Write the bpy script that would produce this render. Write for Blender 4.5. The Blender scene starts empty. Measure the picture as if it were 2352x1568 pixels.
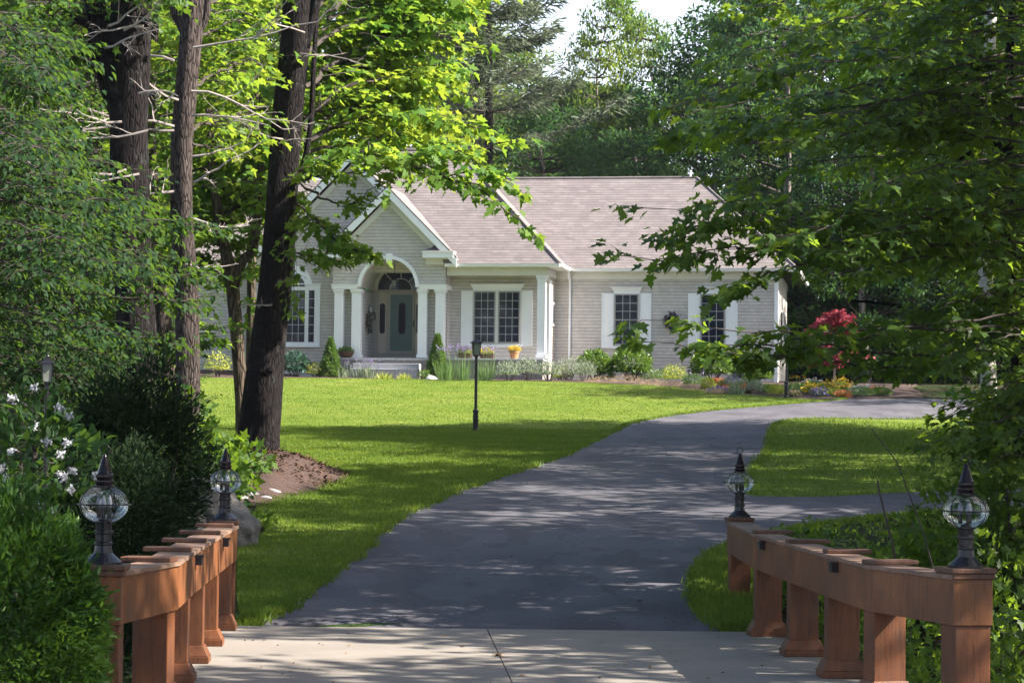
import bpy, math, random
import numpy as np
from mathutils import Vector, Matrix
from mathutils.geometry import delaunay_2d_cdt

# ------------------------------------------------------------------ camera, sky, sun, exposure
SC = bpy.context.scene
COL = SC.collection
W, H, F = 2352.0, 1568.0, 5400.0
CX, CY, HOR = W / 2, H / 2, 1005.0
PITCH = math.atan((HOR - CY) / F)
ROLL = 0.012
CAMZ = 1.56
fwd = np.array([0, math.cos(PITCH), math.sin(PITCH)])
r0 = np.array([1.0, 0, 0]); u0 = np.cross(r0, fwd)
right = r0 * math.cos(ROLL) + u0 * math.sin(ROLL)
up = -r0 * math.sin(ROLL) + u0 * math.cos(ROLL)
cam_d = bpy.data.cameras.new("camera")
cam_d.sensor_width = 36.0
cam_d.lens = F / W * 36.0
cam_d.clip_start, cam_d.clip_end = 0.1, 2000.0
cam = bpy.data.objects.new("camera", cam_d)
COL.objects.link(cam)
cam.matrix_world = Matrix(((right[0], up[0], -fwd[0], 0), (right[1], up[1], -fwd[1], 0), (right[2], up[2], -fwd[2], CAMZ), (0, 0, 0, 1)))
SC.camera = cam

SUN_EL, SUN_A = math.radians(41), math.radians(8)       # SUN_A: how far behind the camera plane the sun stands, to the right
to_sun = Vector((math.cos(SUN_EL) * math.cos(SUN_A), -math.cos(SUN_EL) * math.sin(SUN_A), math.sin(SUN_EL)))
world = bpy.data.worlds.new("World")
SC.world = world
world.use_nodes = True
wt = world.node_tree
bg = wt.nodes["Background"]
sky = wt.nodes.new("ShaderNodeTexSky")
sky.sky_type = 'NISHITA'
sky.sun_disc = False
sky.sun_elevation = SUN_EL
sky.sun_rotation = math.pi / 2 + SUN_A
sky.dust_density = 2.5
sky.air_density = 1.0
hs = wt.nodes.new("ShaderNodeHueSaturation")
hs.inputs['Saturation'].default_value = 1.1
wt.links.new(sky.outputs[0], hs.inputs['Color'])
# pale summer haze low in the sky
tcw = wt.nodes.new("ShaderNodeTexCoord"); spw = wt.nodes.new("ShaderNodeSeparateXYZ"); wt.links.new(tcw.outputs['Generated'], spw.inputs[0])
rw = wt.nodes.new("ShaderNodeValToRGB"); wt.links.new(spw.outputs[2], rw.inputs[0])
rw.color_ramp.elements[0].position = .12; rw.color_ramp.elements[0].color = (.85, .85, .85, 1)
rw.color_ramp.elements[1].position = .34; rw.color_ramp.elements[1].color = (0, 0, 0, 1)
mxw = wt.nodes.new("ShaderNodeMix"); mxw.data_type = 'RGBA'
wt.links.new(rw.outputs[0], mxw.inputs[0]); wt.links.new(hs.outputs[0], mxw.inputs[6]); mxw.inputs[7].default_value = (5.6, 6.1, 6.9, 1)
wt.links.new(mxw.outputs[2], bg.inputs[0])
bg.inputs[1].default_value = 0.09
sd = bpy.data.lights.new("sun", 'SUN')
sd.energy = 5.0
sd.angle = math.radians(0.5)
sd.color = (1.0, 0.93, 0.83)
sun = bpy.data.objects.new("sun", sd)
COL.objects.link(sun)
sun.rotation_euler = (-to_sun).to_track_quat('-Z', 'Y').to_euler()
SC.view_settings.view_transform = 'Standard'
SC.view_settings.look = 'None'
SC.view_settings.exposure = 1.8
SC.view_settings.gamma = 1.0
SC.cycles.max_bounces = 8
SC.cycles.transparent_max_bounces = 12
SC.cycles.use_denoising = True

# ------------------------------------------------------------------ helpers: pixels, terrain
def ray(x, y):
    return fwd + (x - CX) / F * right - (y - CY) / F * up
def at(x, y, Y):
    d = ray(x, y); d = d * (Y / d[1])
    return np.array([d[0], Y, CAMZ + d[2]])
PY = np.array([-40, 19.1, 29, 34, 45, 55, 72, 79, 84, 100, 160, 400.0])
PZ = np.array([0.0, 0.0, .60, .88, 1.36, 1.70, 2.87, 3.49, 3.66, 3.75, 9.0, 24.0])
_yy = np.linspace(-40, 400, 4401)
_zz = np.interp(_yy, PY, PZ)
_k = np.ones(31) / 31
_zs = np.convolve(np.pad(_zz, 15, mode='edge'), _k, 'valid')
def base_h(y): return np.interp(y, _yy, _zs)
def sst(a, b, v):
    t = np.clip((v - a) / (b - a), 0, 1); return t * t * (3 - 2 * t)
MND = at(600, 1085, 37.6)
def hh(x, y):
    x = np.asarray(x, float); y = np.asarray(y, float)
    z = base_h(y)
    xc = -.14 - .0585 * (y - 15)
    rav = sst(19.4, 17.6, y) * -1.5 + sst(20.5, 18.5, y) * sst(3.4, 5.0, np.abs(x - xc)) * -.25
    z = z + rav
    z = z + .12 * np.sin(x * .31 + 1) * np.sin(y * .23) * sst(2.5, 7, np.abs(x + .5) - .06 * y) * sst(70, 60, y)
    z = z + sst(-9, -22, x) * .8 * sst(15, 30, y) + sst(14, 30, x) * .6 * sst(15, 30, y)
    return z
def G(x, y, y0=8.0, y1=140.0):
    d = ray(x, y)
    Y = np.arange(y0, y1, .05)
    X = d[0] / d[1] * Y; Z = CAMZ + d[2] / d[1] * Y
    b = np.nonzero(Z <= hh(X, Y))[0]
    i = b[0] if len(b) else len(Y) - 1
    return np.array([X[i], Y[i], float(hh(X[i], Y[i]))])
def ground(x, y, dz=0.0): return (float(x), float(y), float(hh(x, y)) + dz)

def tag(o, label=None, cat=None, group=None, kind=None):
    if label: o['label'] = label
    if cat: o['category'] = cat
    if group: o['group'] = group
    if kind: o['kind'] = kind
    return o
def empty(name, loc=(0, 0, 0), rz=0.0, label=None, cat=None, group=None):
    o = bpy.data.objects.new(name, None); COL.objects.link(o)
    o.location = loc; o.rotation_euler = (0, 0, rz); o.empty_display_size = .2
    return tag(o, label, cat, group)
def copy_tree(o, parent=None):
    c = o.copy(); COL.objects.link(c); c.parent = parent
    for ch in list(o.children): copy_tree(ch, c)
    return c

# ------------------------------------------------------------------ materials
def newmat(name):
    m = bpy.data.materials.new(name); m.use_nodes = True
    nt = m.node_tree; nt.nodes.clear()
    out = nt.nodes.new("ShaderNodeOutputMaterial")
    return m, nt, out
def node(nt, t, **kw):
    n = nt.nodes.new(t)
    for k, v in kw.items(): setattr(n, k, v)
    return n
def mixc(nt, fac, a, b, mode='MIX'):
    n = nt.nodes.new("ShaderNodeMix"); n.data_type = 'RGBA'; n.blend_type = mode
    for i, v in ((0, fac), (6, a), (7, b)):
        if hasattr(v, 'links') or hasattr(v, 'is_linked'): nt.links.new(v, n.inputs[i])
        elif i == 0: n.inputs[0].default_value = v
        else: n.inputs[i].default_value = (*v, 1) if len(v) == 3 else v
    return n.outputs[2]
def ramp(nt, v, stops):
    n = nt.nodes.new("ShaderNodeValToRGB"); nt.links.new(v, n.inputs[0])
    cr = n.color_ramp
    while len(cr.elements) < len(stops): cr.elements.new(.5)
    for e, (p, c) in zip(cr.elements, stops):
        e.position = p; e.color = (*c, 1) if hasattr(c, '__len__') else (c, c, c, 1)
    return n.outputs[0]
def noise(nt, vec, scale, detail=4, rough=.55, dims='3D'):
    n = nt.nodes.new("ShaderNodeTexNoise"); n.inputs['Scale'].default_value = scale
    n.inputs['Detail'].default_value = detail; n.inputs['Roughness'].default_value = rough
    if vec is not None: nt.links.new(vec, n.inputs['Vector'])
    return n.outputs['Fac']
def coords(nt, scale=(1, 1, 1), kind='Object'):
    tc = nt.nodes.new("ShaderNodeTexCoord"); mp = nt.nodes.new("ShaderNodeMapping")
    mp.inputs['Scale'].default_value = scale
    nt.links.new(tc.outputs[kind], mp.inputs['Vector']); return mp.outputs[0]
def bump(nt, h, strength=.3, dist=.02):
    b = nt.nodes.new("ShaderNodeBump"); b.inputs['Strength'].default_value = strength
    b.inputs['Distance'].default_value = dist
    nt.links.new(h, b.inputs['Height']); return b.outputs[0]
def pbr(nt, out, col, rough=.6, nrm=None, metal=0.0, spec=.5, **kw):
    p = nt.nodes.new("ShaderNodeBsdfPrincipled")
    for k, v in (('Base Color', col), ('Roughness', rough), ('Metallic', metal), ('Specular IOR Level', spec)):
        if hasattr(v, 'is_linked'): nt.links.new(v, p.inputs[k])
        else: p.inputs[k].default_value = (*v, 1) if k == 'Base Color' else v
    for k, v in kw.items(): p.inputs[k.replace('_', ' ')].default_value = v
    if nrm is not None: nt.links.new(nrm, p.inputs['Normal'])
    nt.links.new(p.outputs[0], out.inputs[0]); return p
def simple(name, a, b=None, scale=6, rough=.6, bs=.2, bd=.01, metal=0.0, spec=.5, stretch=(1, 1, 1), **kw):
    m, nt, out = newmat(name)
    v = coords(nt, stretch)
    n = noise(nt, v, scale, 5)
    col = mixc(nt, ramp(nt, n, [(.3, 0.0), (.7, 1.0)]), a, b or tuple(c * .8 for c in a))
    pbr(nt, out, col, rough, bump(nt, n, bs, bd) if bs else None, metal, spec, **kw)
    return m
def leafmat(name, dark, light, trans, tmix=.45, rough=.45, spec=.35, big=None):
    m, nt, out = newmat(name)
    g = node(nt, "ShaderNodeNewGeometry")
    r = g.outputs['Random Per Island']
    col = mixc(nt, r, dark, light)
    tcol = mixc(nt, r, tuple(c * .75 for c in trans), trans)
    if big:
        nb = ramp(nt, noise(nt, coords(nt), big[0], 2), [(.38, 0.0), (.62, 1.0)])
        col = mixc(nt, nb, col, mixc(nt, 1.0, col, big[1], 'MULTIPLY'))
        tcol = mixc(nt, nb, tcol, mixc(nt, 1.0, tcol, big[1], 'MULTIPLY'))
    p = nt.nodes.new("ShaderNodeBsdfPrincipled")
    nt.links.new(col, p.inputs['Base Color']); p.inputs['Roughness'].default_value = rough
    p.inputs['Specular IOR Level'].default_value = spec
    t = nt.nodes.new("ShaderNodeBsdfTranslucent"); nt.links.new(tcol, t.inputs[0])
    mx = nt.nodes.new("ShaderNodeMixShader"); mx.inputs[0].default_value = tmix
    nt.links.new(p.outputs[0], mx.inputs[1]); nt.links.new(t.outputs[0], mx.inputs[2])
    nt.links.new(mx.outputs[0], out.inputs[0])
    return m
def courses(name, a, b, line, width, row, rough, slope=1.0, mortar=.012, vert=.35, bumpd=.012, jit=.25):
    """shingle courses: horizontal shadow lines, random tab colours"""
    m, nt, out = newmat(name)
    tc = node(nt, "ShaderNodeTexCoord"); sp = node(nt, "ShaderNodeSeparateXYZ")
    nt.links.new(tc.outputs['Object'], sp.inputs[0])
    ad = node(nt, "ShaderNodeMath", operation='ADD'); nt.links.new(sp.outputs[0], ad.inputs[0]); nt.links.new(sp.outputs[1], ad.inputs[1])
    mu = node(nt, "ShaderNodeMath", operation='MULTIPLY'); nt.links.new(sp.outputs[2], mu.inputs[0]); mu.inputs[1].default_value = slope
    cb = node(nt, "ShaderNodeCombineXYZ"); nt.links.new(ad.outputs[0], cb.inputs[0]); nt.links.new(mu.outputs[0], cb.inputs[1])
    br = node(nt, "ShaderNodeTexBrick"); br.offset = .43; br.squash = 1.0
    nt.links.new(cb.outputs[0], br.inputs['Vector'])
    br.inputs['Scale'].default_value = 1.0
    br.inputs['Brick Width'].default_value = width; br.inputs['Row Height'].default_value = row
    br.inputs['Mortar Size'].default_value = mortar * .45; br.inputs['Mortar Smooth'].default_value = .4
    br.inputs['Color1'].default_value = (*a, 1); br.inputs['Color2'].default_value = (*b, 1)
    br.inputs['Mortar'].default_value = (*tuple(vert * c1 + (1 - vert) * c2 for c1, c2 in zip(line, a)), 1)
    fr = node(nt, "ShaderNodeMath", operation='FRACT')
    dv = node(nt, "ShaderNodeMath", operation='DIVIDE'); nt.links.new(mu.outputs[0], dv.inputs[0]); dv.inputs[1].default_value = row
    nt.links.new(dv.outputs[0], fr.inputs[0])
    n = noise(nt, tc.outputs['Object'], 2.2, 6, .65)
    n2 = noise(nt, tc.outputs['Object'], 22, 2, .6)
    col = mixc(nt, ramp(nt, fr.outputs[0], [(0.0, 1.0), (.13, .75), (.2, 0.0)]), br.outputs[0], line)
    col = mixc(nt, jit, col, mixc(nt, 1.0, col, ramp(nt, n, [(.3, .55), (.7, 1.35)]), 'MULTIPLY'))
    col = mixc(nt, jit, col, mixc(nt, 1.0, col, ramp(nt, n2, [(.3, .6), (.7, 1.3)]), 'MULTIPLY'))
    hgt = ramp(nt, fr.outputs[0], [(0.0, 0.0), (.12, 1.0), (1.0, .35)])
    pbr(nt, out, col, rough, bump(nt, hgt, .8, bumpd), spec=.25)
    return m

M = {}
M['siding'] = courses("cedar shingle siding", (.60, .555, .52), (.53, .49, .46), (.33, .29, .27), .16, .118, .85)
M['roof'] = courses("asphalt roof shingles", (.215, .186, .183), (.165, .142, .14), (.095, .08, .078), .32, .145, .9, slope=1.414, vert=.7, jit=.28)
M['white'] = simple("white painted trim", (.88, .88, .89), (.83, .83, .85), 3, .45, 0)
M['frieze'] = simple("off white frieze paint", (.72, .71, .67), (.66, .65, .62), 2, .5, 0)
M['taupe'] = simple("taupe trim paint", (.40, .36, .33), (.36, .33, .31), 3, .5, 0)
M['sash'] = simple("grey sash paint", (.30, .29, .29), (.26, .25, .26), 3, .5, 0)
M['muntin'] = simple("white muntin paint", (.52, .53, .58), (.48, .49, .54), 3, .5, 0)
M['vault'] = simple("vault plaster paint", (.60, .56, .52), (.55, .51, .48), 2, .6, 0)
M['teal'] = simple("teal door paint", (.075, .13, .145), (.065, .115, .13), 3, .35, 0)
M['sidelight'] = simple("pinkish beige door paint", (.52, .43, .38), (.48, .40, .36), 3, .45, 0)
M['flash'] = simple("dark flashing", (.05, .05, .06), (.035, .035, .04), 9, .5, .2)
M['stone'] = simple("grey field stone", (.30, .28, .27), (.14, .13, .13), 7, .85, .8, .03)
M['granite'] = simple("pale granite", (.46, .46, .48), (.30, .30, .32), 14, .8, .4, .01)
M['iron'] = simple("black lamp metal", (.008, .007, .010), (.012, .010, .013), 20, .3, .05, .002, spec=.4)
M['bronze'] = simple("dark bronze cap metal", (.020, .013, .016), (.010, .008, .011), 25, .25, .05, .002, metal=.5)
M['bulb'] = simple("frosted candle sleeve", (.22, .23, .26), (.14, .15, .2), 30, .3, 0)
M['frost'] = simple("pale lantern glass", (.24, .25, .21), (.16, .17, .14), 5, .3, 0)
M['terra'] = simple("terracotta", (.50, .24, .11), (.40, .18, .08), 20, .8, .1)
M['basket'] = simple("brown coir basket", (.12, .06, .045), (.06, .03, .025), 40, .9, .8, .02)
M['mulch'] = simple("bark mulch", (.10, .055, .04), (.035, .02, .016), 26, .95, 1.0, .06)
M['boulder'] = simple("weathered boulder", (.17, .155, .14), (.075, .072, .07), 3.5, .9, 1.0, .16)
M['rock'] = simple("grey stream rock", (.30, .29, .29), (.13, .13, .135), 5, .85, .6, .03)
M['mortar_dark'] = simple("dark ink", (.02, .02, .02), None, 3, .5, 0)

def glassmat():
    m, nt, out = newmat("dark window glass")
    v = coords(nt, kind='Object')
    n = noise(nt, v, 1.3, 2)
    col = mixc(nt, ramp(nt, n, [(.4, 0.0), (.65, 1.0)]), (.012, .014, .03), (.03, .035, .05))
    pbr(nt, out, col, .04, bump(nt, noise(nt, v, 3.0, 1), .02, .01), spec=.35)
    return m
M['glass'] = glassmat()
def globemat():
    m, nt, out = newmat("clear globe glass")
    fr = node(nt, "ShaderNodeFresnel"); fr.inputs[0].default_value = 1.5
    add = node(nt, "ShaderNodeMath", operation='MULTIPLY_ADD'); nt.links.new(fr.outputs[0], add.inputs[0]); add.inputs[1].default_value = .45; add.inputs[2].default_value = .012
    t = node(nt, "ShaderNodeBsdfTransparent"); t.inputs[0].default_value = (.93, .95, .93, 1)
    g = node(nt, "ShaderNodeBsdfGlossy"); g.inputs[1].default_value = .06; g.inputs[0].default_value = (.9, .9, .9, 1)
    mx = node(nt, "ShaderNodeMixShader"); nt.links.new(add.outputs[0], mx.inputs[0])
    nt.links.new(t.outputs[0], mx.inputs[1]); nt.links.new(g.outputs[0], mx.inputs[2]); nt.links.new(mx.outputs[0], out.inputs[0])
    return m
M['globe'] = globemat()
def wood(name, a, b, rough=.5, sc=(14, 14, 1.2), spec=.4):
    m, nt, out = newmat(name)
    v = coords(nt, sc)
    n = noise(nt, v, 1.6, 6, .6)
    n2 = noise(nt, coords(nt, (1.5, 1.5, 1.5)), 1.5, 3)
    col = mixc(nt, ramp(nt, n, [(.3, 0.0), (.7, 1.0)]), a, b)
    n3 = noise(nt, coords(nt, tuple(c_ * 2.6 for c_ in sc)), 2.0, 4, .7)
    col = mixc(nt, ramp(nt, n3, [(.52, 0.0), (.66, .7)]), col, tuple(c_ * .35 for c_ in b))
    col = mixc(nt, .75, col, mixc(nt, 1.0, col, ramp(nt, n2, [(.3, .45), (.7, 1.3)]), 'MULTIPLY'))
    ng = ramp(nt, noise(nt, coords(nt, (5, 5, 3)), 1.3, 5, .7), [(.5, 0.0), (.72, .55)])
    col = mixc(nt, ng, col, (.075, .05, .04))
    pbr(nt, out, col, rough, bump(nt, n3, .35, .004), spec=spec)
    return m
M['cedar'] = wood("stained cedar rail", (.215, .080, .025), (.14, .046, .015))
M['cedar_post'] = wood("stained cedar post", (.185, .064, .021), (.12, .037, .013))
M['cedar_top'] = wood("weathered cedar cap", (.28, .17, .115), (.17, .10, .07), .7, (2, 2, 20))
M['cedar_plate'] = wood("red cedar plate", (.14, .062, .034), (.085, .038, .022), .6)
def bark(name, a, b, lichen=None, vs=16):
    m, nt, out = newmat(name)
    v = coords(nt, (1, 1, .16))
    n = noise(nt, v, vs, 5, .7)
    vo = node(nt, "ShaderNodeTexVoronoi"); vo.feature = 'DISTANCE_TO_EDGE'; vo.inputs['Scale'].default_value = vs * .8
    mpn = node(nt, "ShaderNodeMix"); mpn.data_type = 'VECTOR'; mpn.inputs[0].default_value = .06
    nt.links.new(v, mpn.inputs[4])
    nc = node(nt, "ShaderNodeTexNoise"); nc.inputs['Scale'].default_value = 9; nt.links.new(v, nc.inputs[0]); nt.links.new(nc.outputs['Color'], mpn.inputs[5])
    nt.links.new(mpn.outputs[1], vo.inputs['Vector'])
    crack = ramp(nt, vo.outputs['Distance'], [(0.0, 0.0), (.16, 1.0)])
    col = mixc(nt, crack, tuple(c * .35 for c in a), mixc(nt, ramp(nt, n, [(.35, 0.0), (.7, 1.0)]), a, b))
    if lichen:
        l = ramp(nt, noise(nt, coords(nt, (1, 1, .6)), 5, 4, .7), [(.58, 0.0), (.66, 1.0)])
        col = mixc(nt, l, col, lichen)
    hm = node(nt, "ShaderNodeMath", operation='ADD'); nt.links.new(crack, hm.inputs[0]); nt.links.new(n, hm.inputs[1])
    pbr(nt, out, col, .95, bump(nt, hm.outputs[0], .9, .018), spec=.15)
    return m
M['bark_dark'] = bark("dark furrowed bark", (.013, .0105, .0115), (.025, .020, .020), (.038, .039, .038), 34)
M['bark_grey'] = bark("grey brown bark", (.05, .04, .037), (.12, .096, .088), None, 36)
M['bark_slim'] = bark("smooth slim bark", (.07, .055, .042), (.16, .12, .095), (.06, .065, .045), 18)
M['bark_far'] = bark("pale far bark", (.20, .17, .15), (.36, .32, .29), None, 8)
M['chips'] = leafmat('bark chips', (.028, .016, .012), (.15, .09, .062), (.05, .03, .02), .05, .9, .1)
M['birch'] = simple('pale birch bark', (.55, .52, .48), (.30, .27, .25), 8, .8, .3, .01, stretch=(1, 1, 3))
M['twig'] = simple("dark twig bark", (.035, .026, .024), (.06, .045, .04), 20, .9, 0)
M['dead'] = simple("bleached dead twig", (.30, .25, .23), (.42, .37, .34), 20, .9, 0)

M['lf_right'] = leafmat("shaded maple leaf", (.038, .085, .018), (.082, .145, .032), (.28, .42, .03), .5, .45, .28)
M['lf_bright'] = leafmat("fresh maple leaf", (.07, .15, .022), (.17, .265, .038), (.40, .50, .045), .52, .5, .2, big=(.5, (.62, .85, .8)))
M['lf_mid'] = leafmat("green woodland leaf", (.04, .095, .02), (.09, .16, .025), (.22, .34, .025), .48, .5, .25, big=(.35, (.7, .8, .85)))
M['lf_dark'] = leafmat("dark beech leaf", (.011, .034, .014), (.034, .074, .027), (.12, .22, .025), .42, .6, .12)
M['lf_back_a'] = leafmat("hillside leaf yellow green", (.07, .13, .03), (.17, .24, .045), (.34, .42, .04), .48, .6, .12, big=(.22, (.55, .75, .8)))
M['lf_back_b'] = leafmat("hillside leaf cool green", (.028, .080, .032), (.07, .135, .05), (.14, .26, .05), .44, .6, .12, big=(.22, (.6, .75, .8)))
M['needle'] = leafmat("grey green pine needles", (.075, .10, .065), (.14, .165, .11), (.14, .18, .09), .3, .6, .2)
M['yew'] = leafmat("bright yew sprays", (.030, .085, .014), (.10, .19, .03), (.16, .29, .025), .4, .5, .25, big=(2.2, (.45, .55, .6)))
M['lf_canopy'] = leafmat("high canopy leaf", (.03, .07, .018), (.06, .11, .022), (.10, .18, .02), .22, .5, .25)
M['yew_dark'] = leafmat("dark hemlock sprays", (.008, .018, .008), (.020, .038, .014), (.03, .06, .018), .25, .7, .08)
M['shrub'] = leafmat("garden shrub leaf", (.045, .10, .016), (.15, .25, .04), (.22, .36, .04), .35, .4, .4)
M['shrub_blue'] = leafmat("blue green shrub leaf", (.03, .085, .06), (.06, .14, .09), (.07, .16, .08), .3, .4, .4)
M['spruce'] = leafmat("dwarf spruce needles", (.07, .15, .025), (.14, .25, .05), (.2, .32, .05), .3, .6, .2)
M['silver'] = leafmat("silver foliage", (.20, .25, .17), (.36, .41, .30), (.30, .36, .2), .25, .6, .2)
M['lime'] = leafmat("yellow green foliage", (.26, .32, .05), (.46, .48, .10), (.45, .5, .06), .35, .5, .2)
M['iris_leaf'] = leafmat("iris blades", (.10, .19, .06), (.20, .31, .11), (.22, .34, .08), .35, .5, .3)
M['violet'] = leafmat("violet petals", (.20, .14, .36), (.40, .32, .58), (.3, .22, .45), .3, .6, .2)
M['yellow'] = leafmat("golden petals", (.72, .42, .02), (.85, .66, .08), (.6, .45, .04), .3, .6, .2)
M['orange'] = leafmat("orange petals", (.62, .12, .06), (.72, .27, .14), (.5, .2, .08), .3, .6, .2)
M['pink'] = leafmat("faded pink seed heads", (.42, .28, .20), (.60, .44, .34), (.5, .36, .2), .3, .7, .2)
M['whitefl'] = leafmat("white petals", (.42, .43, .46), (.62, .62, .65), (.4, .4, .4), .3, .6, .2)
M['red'] = leafmat("red japanese maple leaf", (.26, .035, .06), (.50, .10, .13), (.6, .08, .10), .45, .4, .4)
M['blade'] = leafmat("grass blade", (.06, .12, .012), (.18, .25, .034), (.28, .36, .035), .4, .5, .25, big=(.6, (.75, .85, .8)))

def lawnmat():
    m, nt, out = newmat("mown lawn")
    v = coords(nt, (1, 1, 1))
    a = noise(nt, coords(nt, (.18, 1.1, 1)), 1.4, 5, .65)
    b = noise(nt, v, 26, 4, .75)
    col = mixc(nt, ramp(nt, a, [(.35, 0.0), (.65, 1.0)]), (.13, .19, .022), (.19, .245, .036))
    col = mixc(nt, ramp(nt, b, [(.3, 0.0), (.72, 1.0)]), mixc(nt, 1.0, col, (.6, .68, .6), 'MULTIPLY'), col)
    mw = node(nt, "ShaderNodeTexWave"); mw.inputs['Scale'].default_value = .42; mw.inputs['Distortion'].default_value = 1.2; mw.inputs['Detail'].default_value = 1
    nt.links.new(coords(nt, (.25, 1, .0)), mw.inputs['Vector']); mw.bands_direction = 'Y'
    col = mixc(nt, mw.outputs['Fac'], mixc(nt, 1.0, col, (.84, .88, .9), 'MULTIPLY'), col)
    c = noise(nt, v, .5, 3, .6)
    col = mixc(nt, ramp(nt, c, [(.48, 0.0), (.72, .5)]), col, (.25, .26, .06))
    pbr(nt, out, col, .9, bump(nt, b, .9, .05), spec=.1)
    return m
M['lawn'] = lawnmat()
def asphaltmat():
    m, nt, out = newmat("worn asphalt")
    v = coords(nt)
    a = noise(nt, v, 60, 3, .8); b = noise(nt, v, .6, 5, .6)
    col = mixc(nt, ramp(nt, b, [(.3, 0.0), (.7, 1.0)]), (.070, .069, .084), (.118, .113, .126))
    col = mixc(nt, ramp(nt, a, [(.35, 0.0), (.7, 1.0)]), mixc(nt, 1.0, col, (.7, .7, .7), 'MULTIPLY'), mixc(nt, 1.0, col, (1.25, 1.22, 1.2), 'MULTIPLY'))
    pt = ramp(nt, noise(nt, coords(nt, (1, .35, 1)), 1.7, 3, .5), [(.52, 0.0), (.56, .5)])
    col = mixc(nt, pt, col, (.055, .052, .058))
    vc = node(nt, "ShaderNodeTexVoronoi"); vc.feature = 'DISTANCE_TO_EDGE'; vc.inputs['Scale'].default_value = .38
    wv = node(nt, "ShaderNodeMix"); wv.data_type = 'VECTOR'; wv.inputs[0].default_value = .35
    nn = node(nt, "ShaderNodeTexNoise"); nn.inputs['Scale'].default_value = 1.4; nn.inputs['Detail'].default_value = 6; nt.links.new(v, nn.inputs[0])
    nt.links.new(v, wv.inputs[4]); nt.links.new(nn.outputs['Color'], wv.inputs[5]); nt.links.new(wv.outputs[1], vc.inputs['Vector'])
    col = mixc(nt, ramp(nt, vc.outputs['Distance'], [(0.0, .32), (.007, 0.0)]), col, (.02, .02, .022))
    s = ramp(nt, noise(nt, v, 14, 2, .5), [(.70, 0.0), (.74, 1.0)])
    col = mixc(nt, s, col, (.20, .17, .14))
    pbr(nt, out, col, .85, bump(nt, a, .7, .01), spec=.3)
    return m
M['asphalt'] = asphaltmat()
def concretemat():
    m, nt, out = newmat("bridge deck concrete")
    v = coords(nt)
    a = noise(nt, v, 1.2, 7, .7); b = noise(nt, v, 45, 3, .7)
    st = noise(nt, coords(nt, (1, .2, 1)), 6, 4, .7)
    col = mixc(nt, ramp(nt, a, [(.3, 0.0), (.7, 1.0)]), (.18, .16, .14), (.26, .232, .20))
    col = mixc(nt, ramp(nt, b, [(.35, .5), (.6, 0.0)]), col, (.22, .19, .16))
    col = mixc(nt, ramp(nt, st, [(.55, 0.0), (.7, .35)]), col, (.24, .21, .18))
    pbr(nt, out, col, .88, bump(nt, b, .35, .006), spec=.25)
    return m
M['concrete'] = concretemat()
def floormat():
    m, nt, out = newmat("woodland floor")
    v = coords(nt)
    a = noise(nt, v, .7, 5); b = noise(nt, v, 18, 4, .7)
    col = mixc(nt, ramp(nt, a, [(.4, 0.0), (.6, 1.0)]), (.05, .04, .026), (.035, .065, .018))
    col = mixc(nt, ramp(nt, b, [(.3, 0.0), (.7, 1.0)]), mixc(nt, 1.0, col, (.4, .4, .4), 'MULTIPLY'), mixc(nt, 1.0, col, (1.5, 1.4, 1.3), 'MULTIPLY'))
    pbr(nt, out, col, .95, bump(nt, b, 1.0, .08), spec=.1)
    return m
M['floor'] = floormat()

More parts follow.
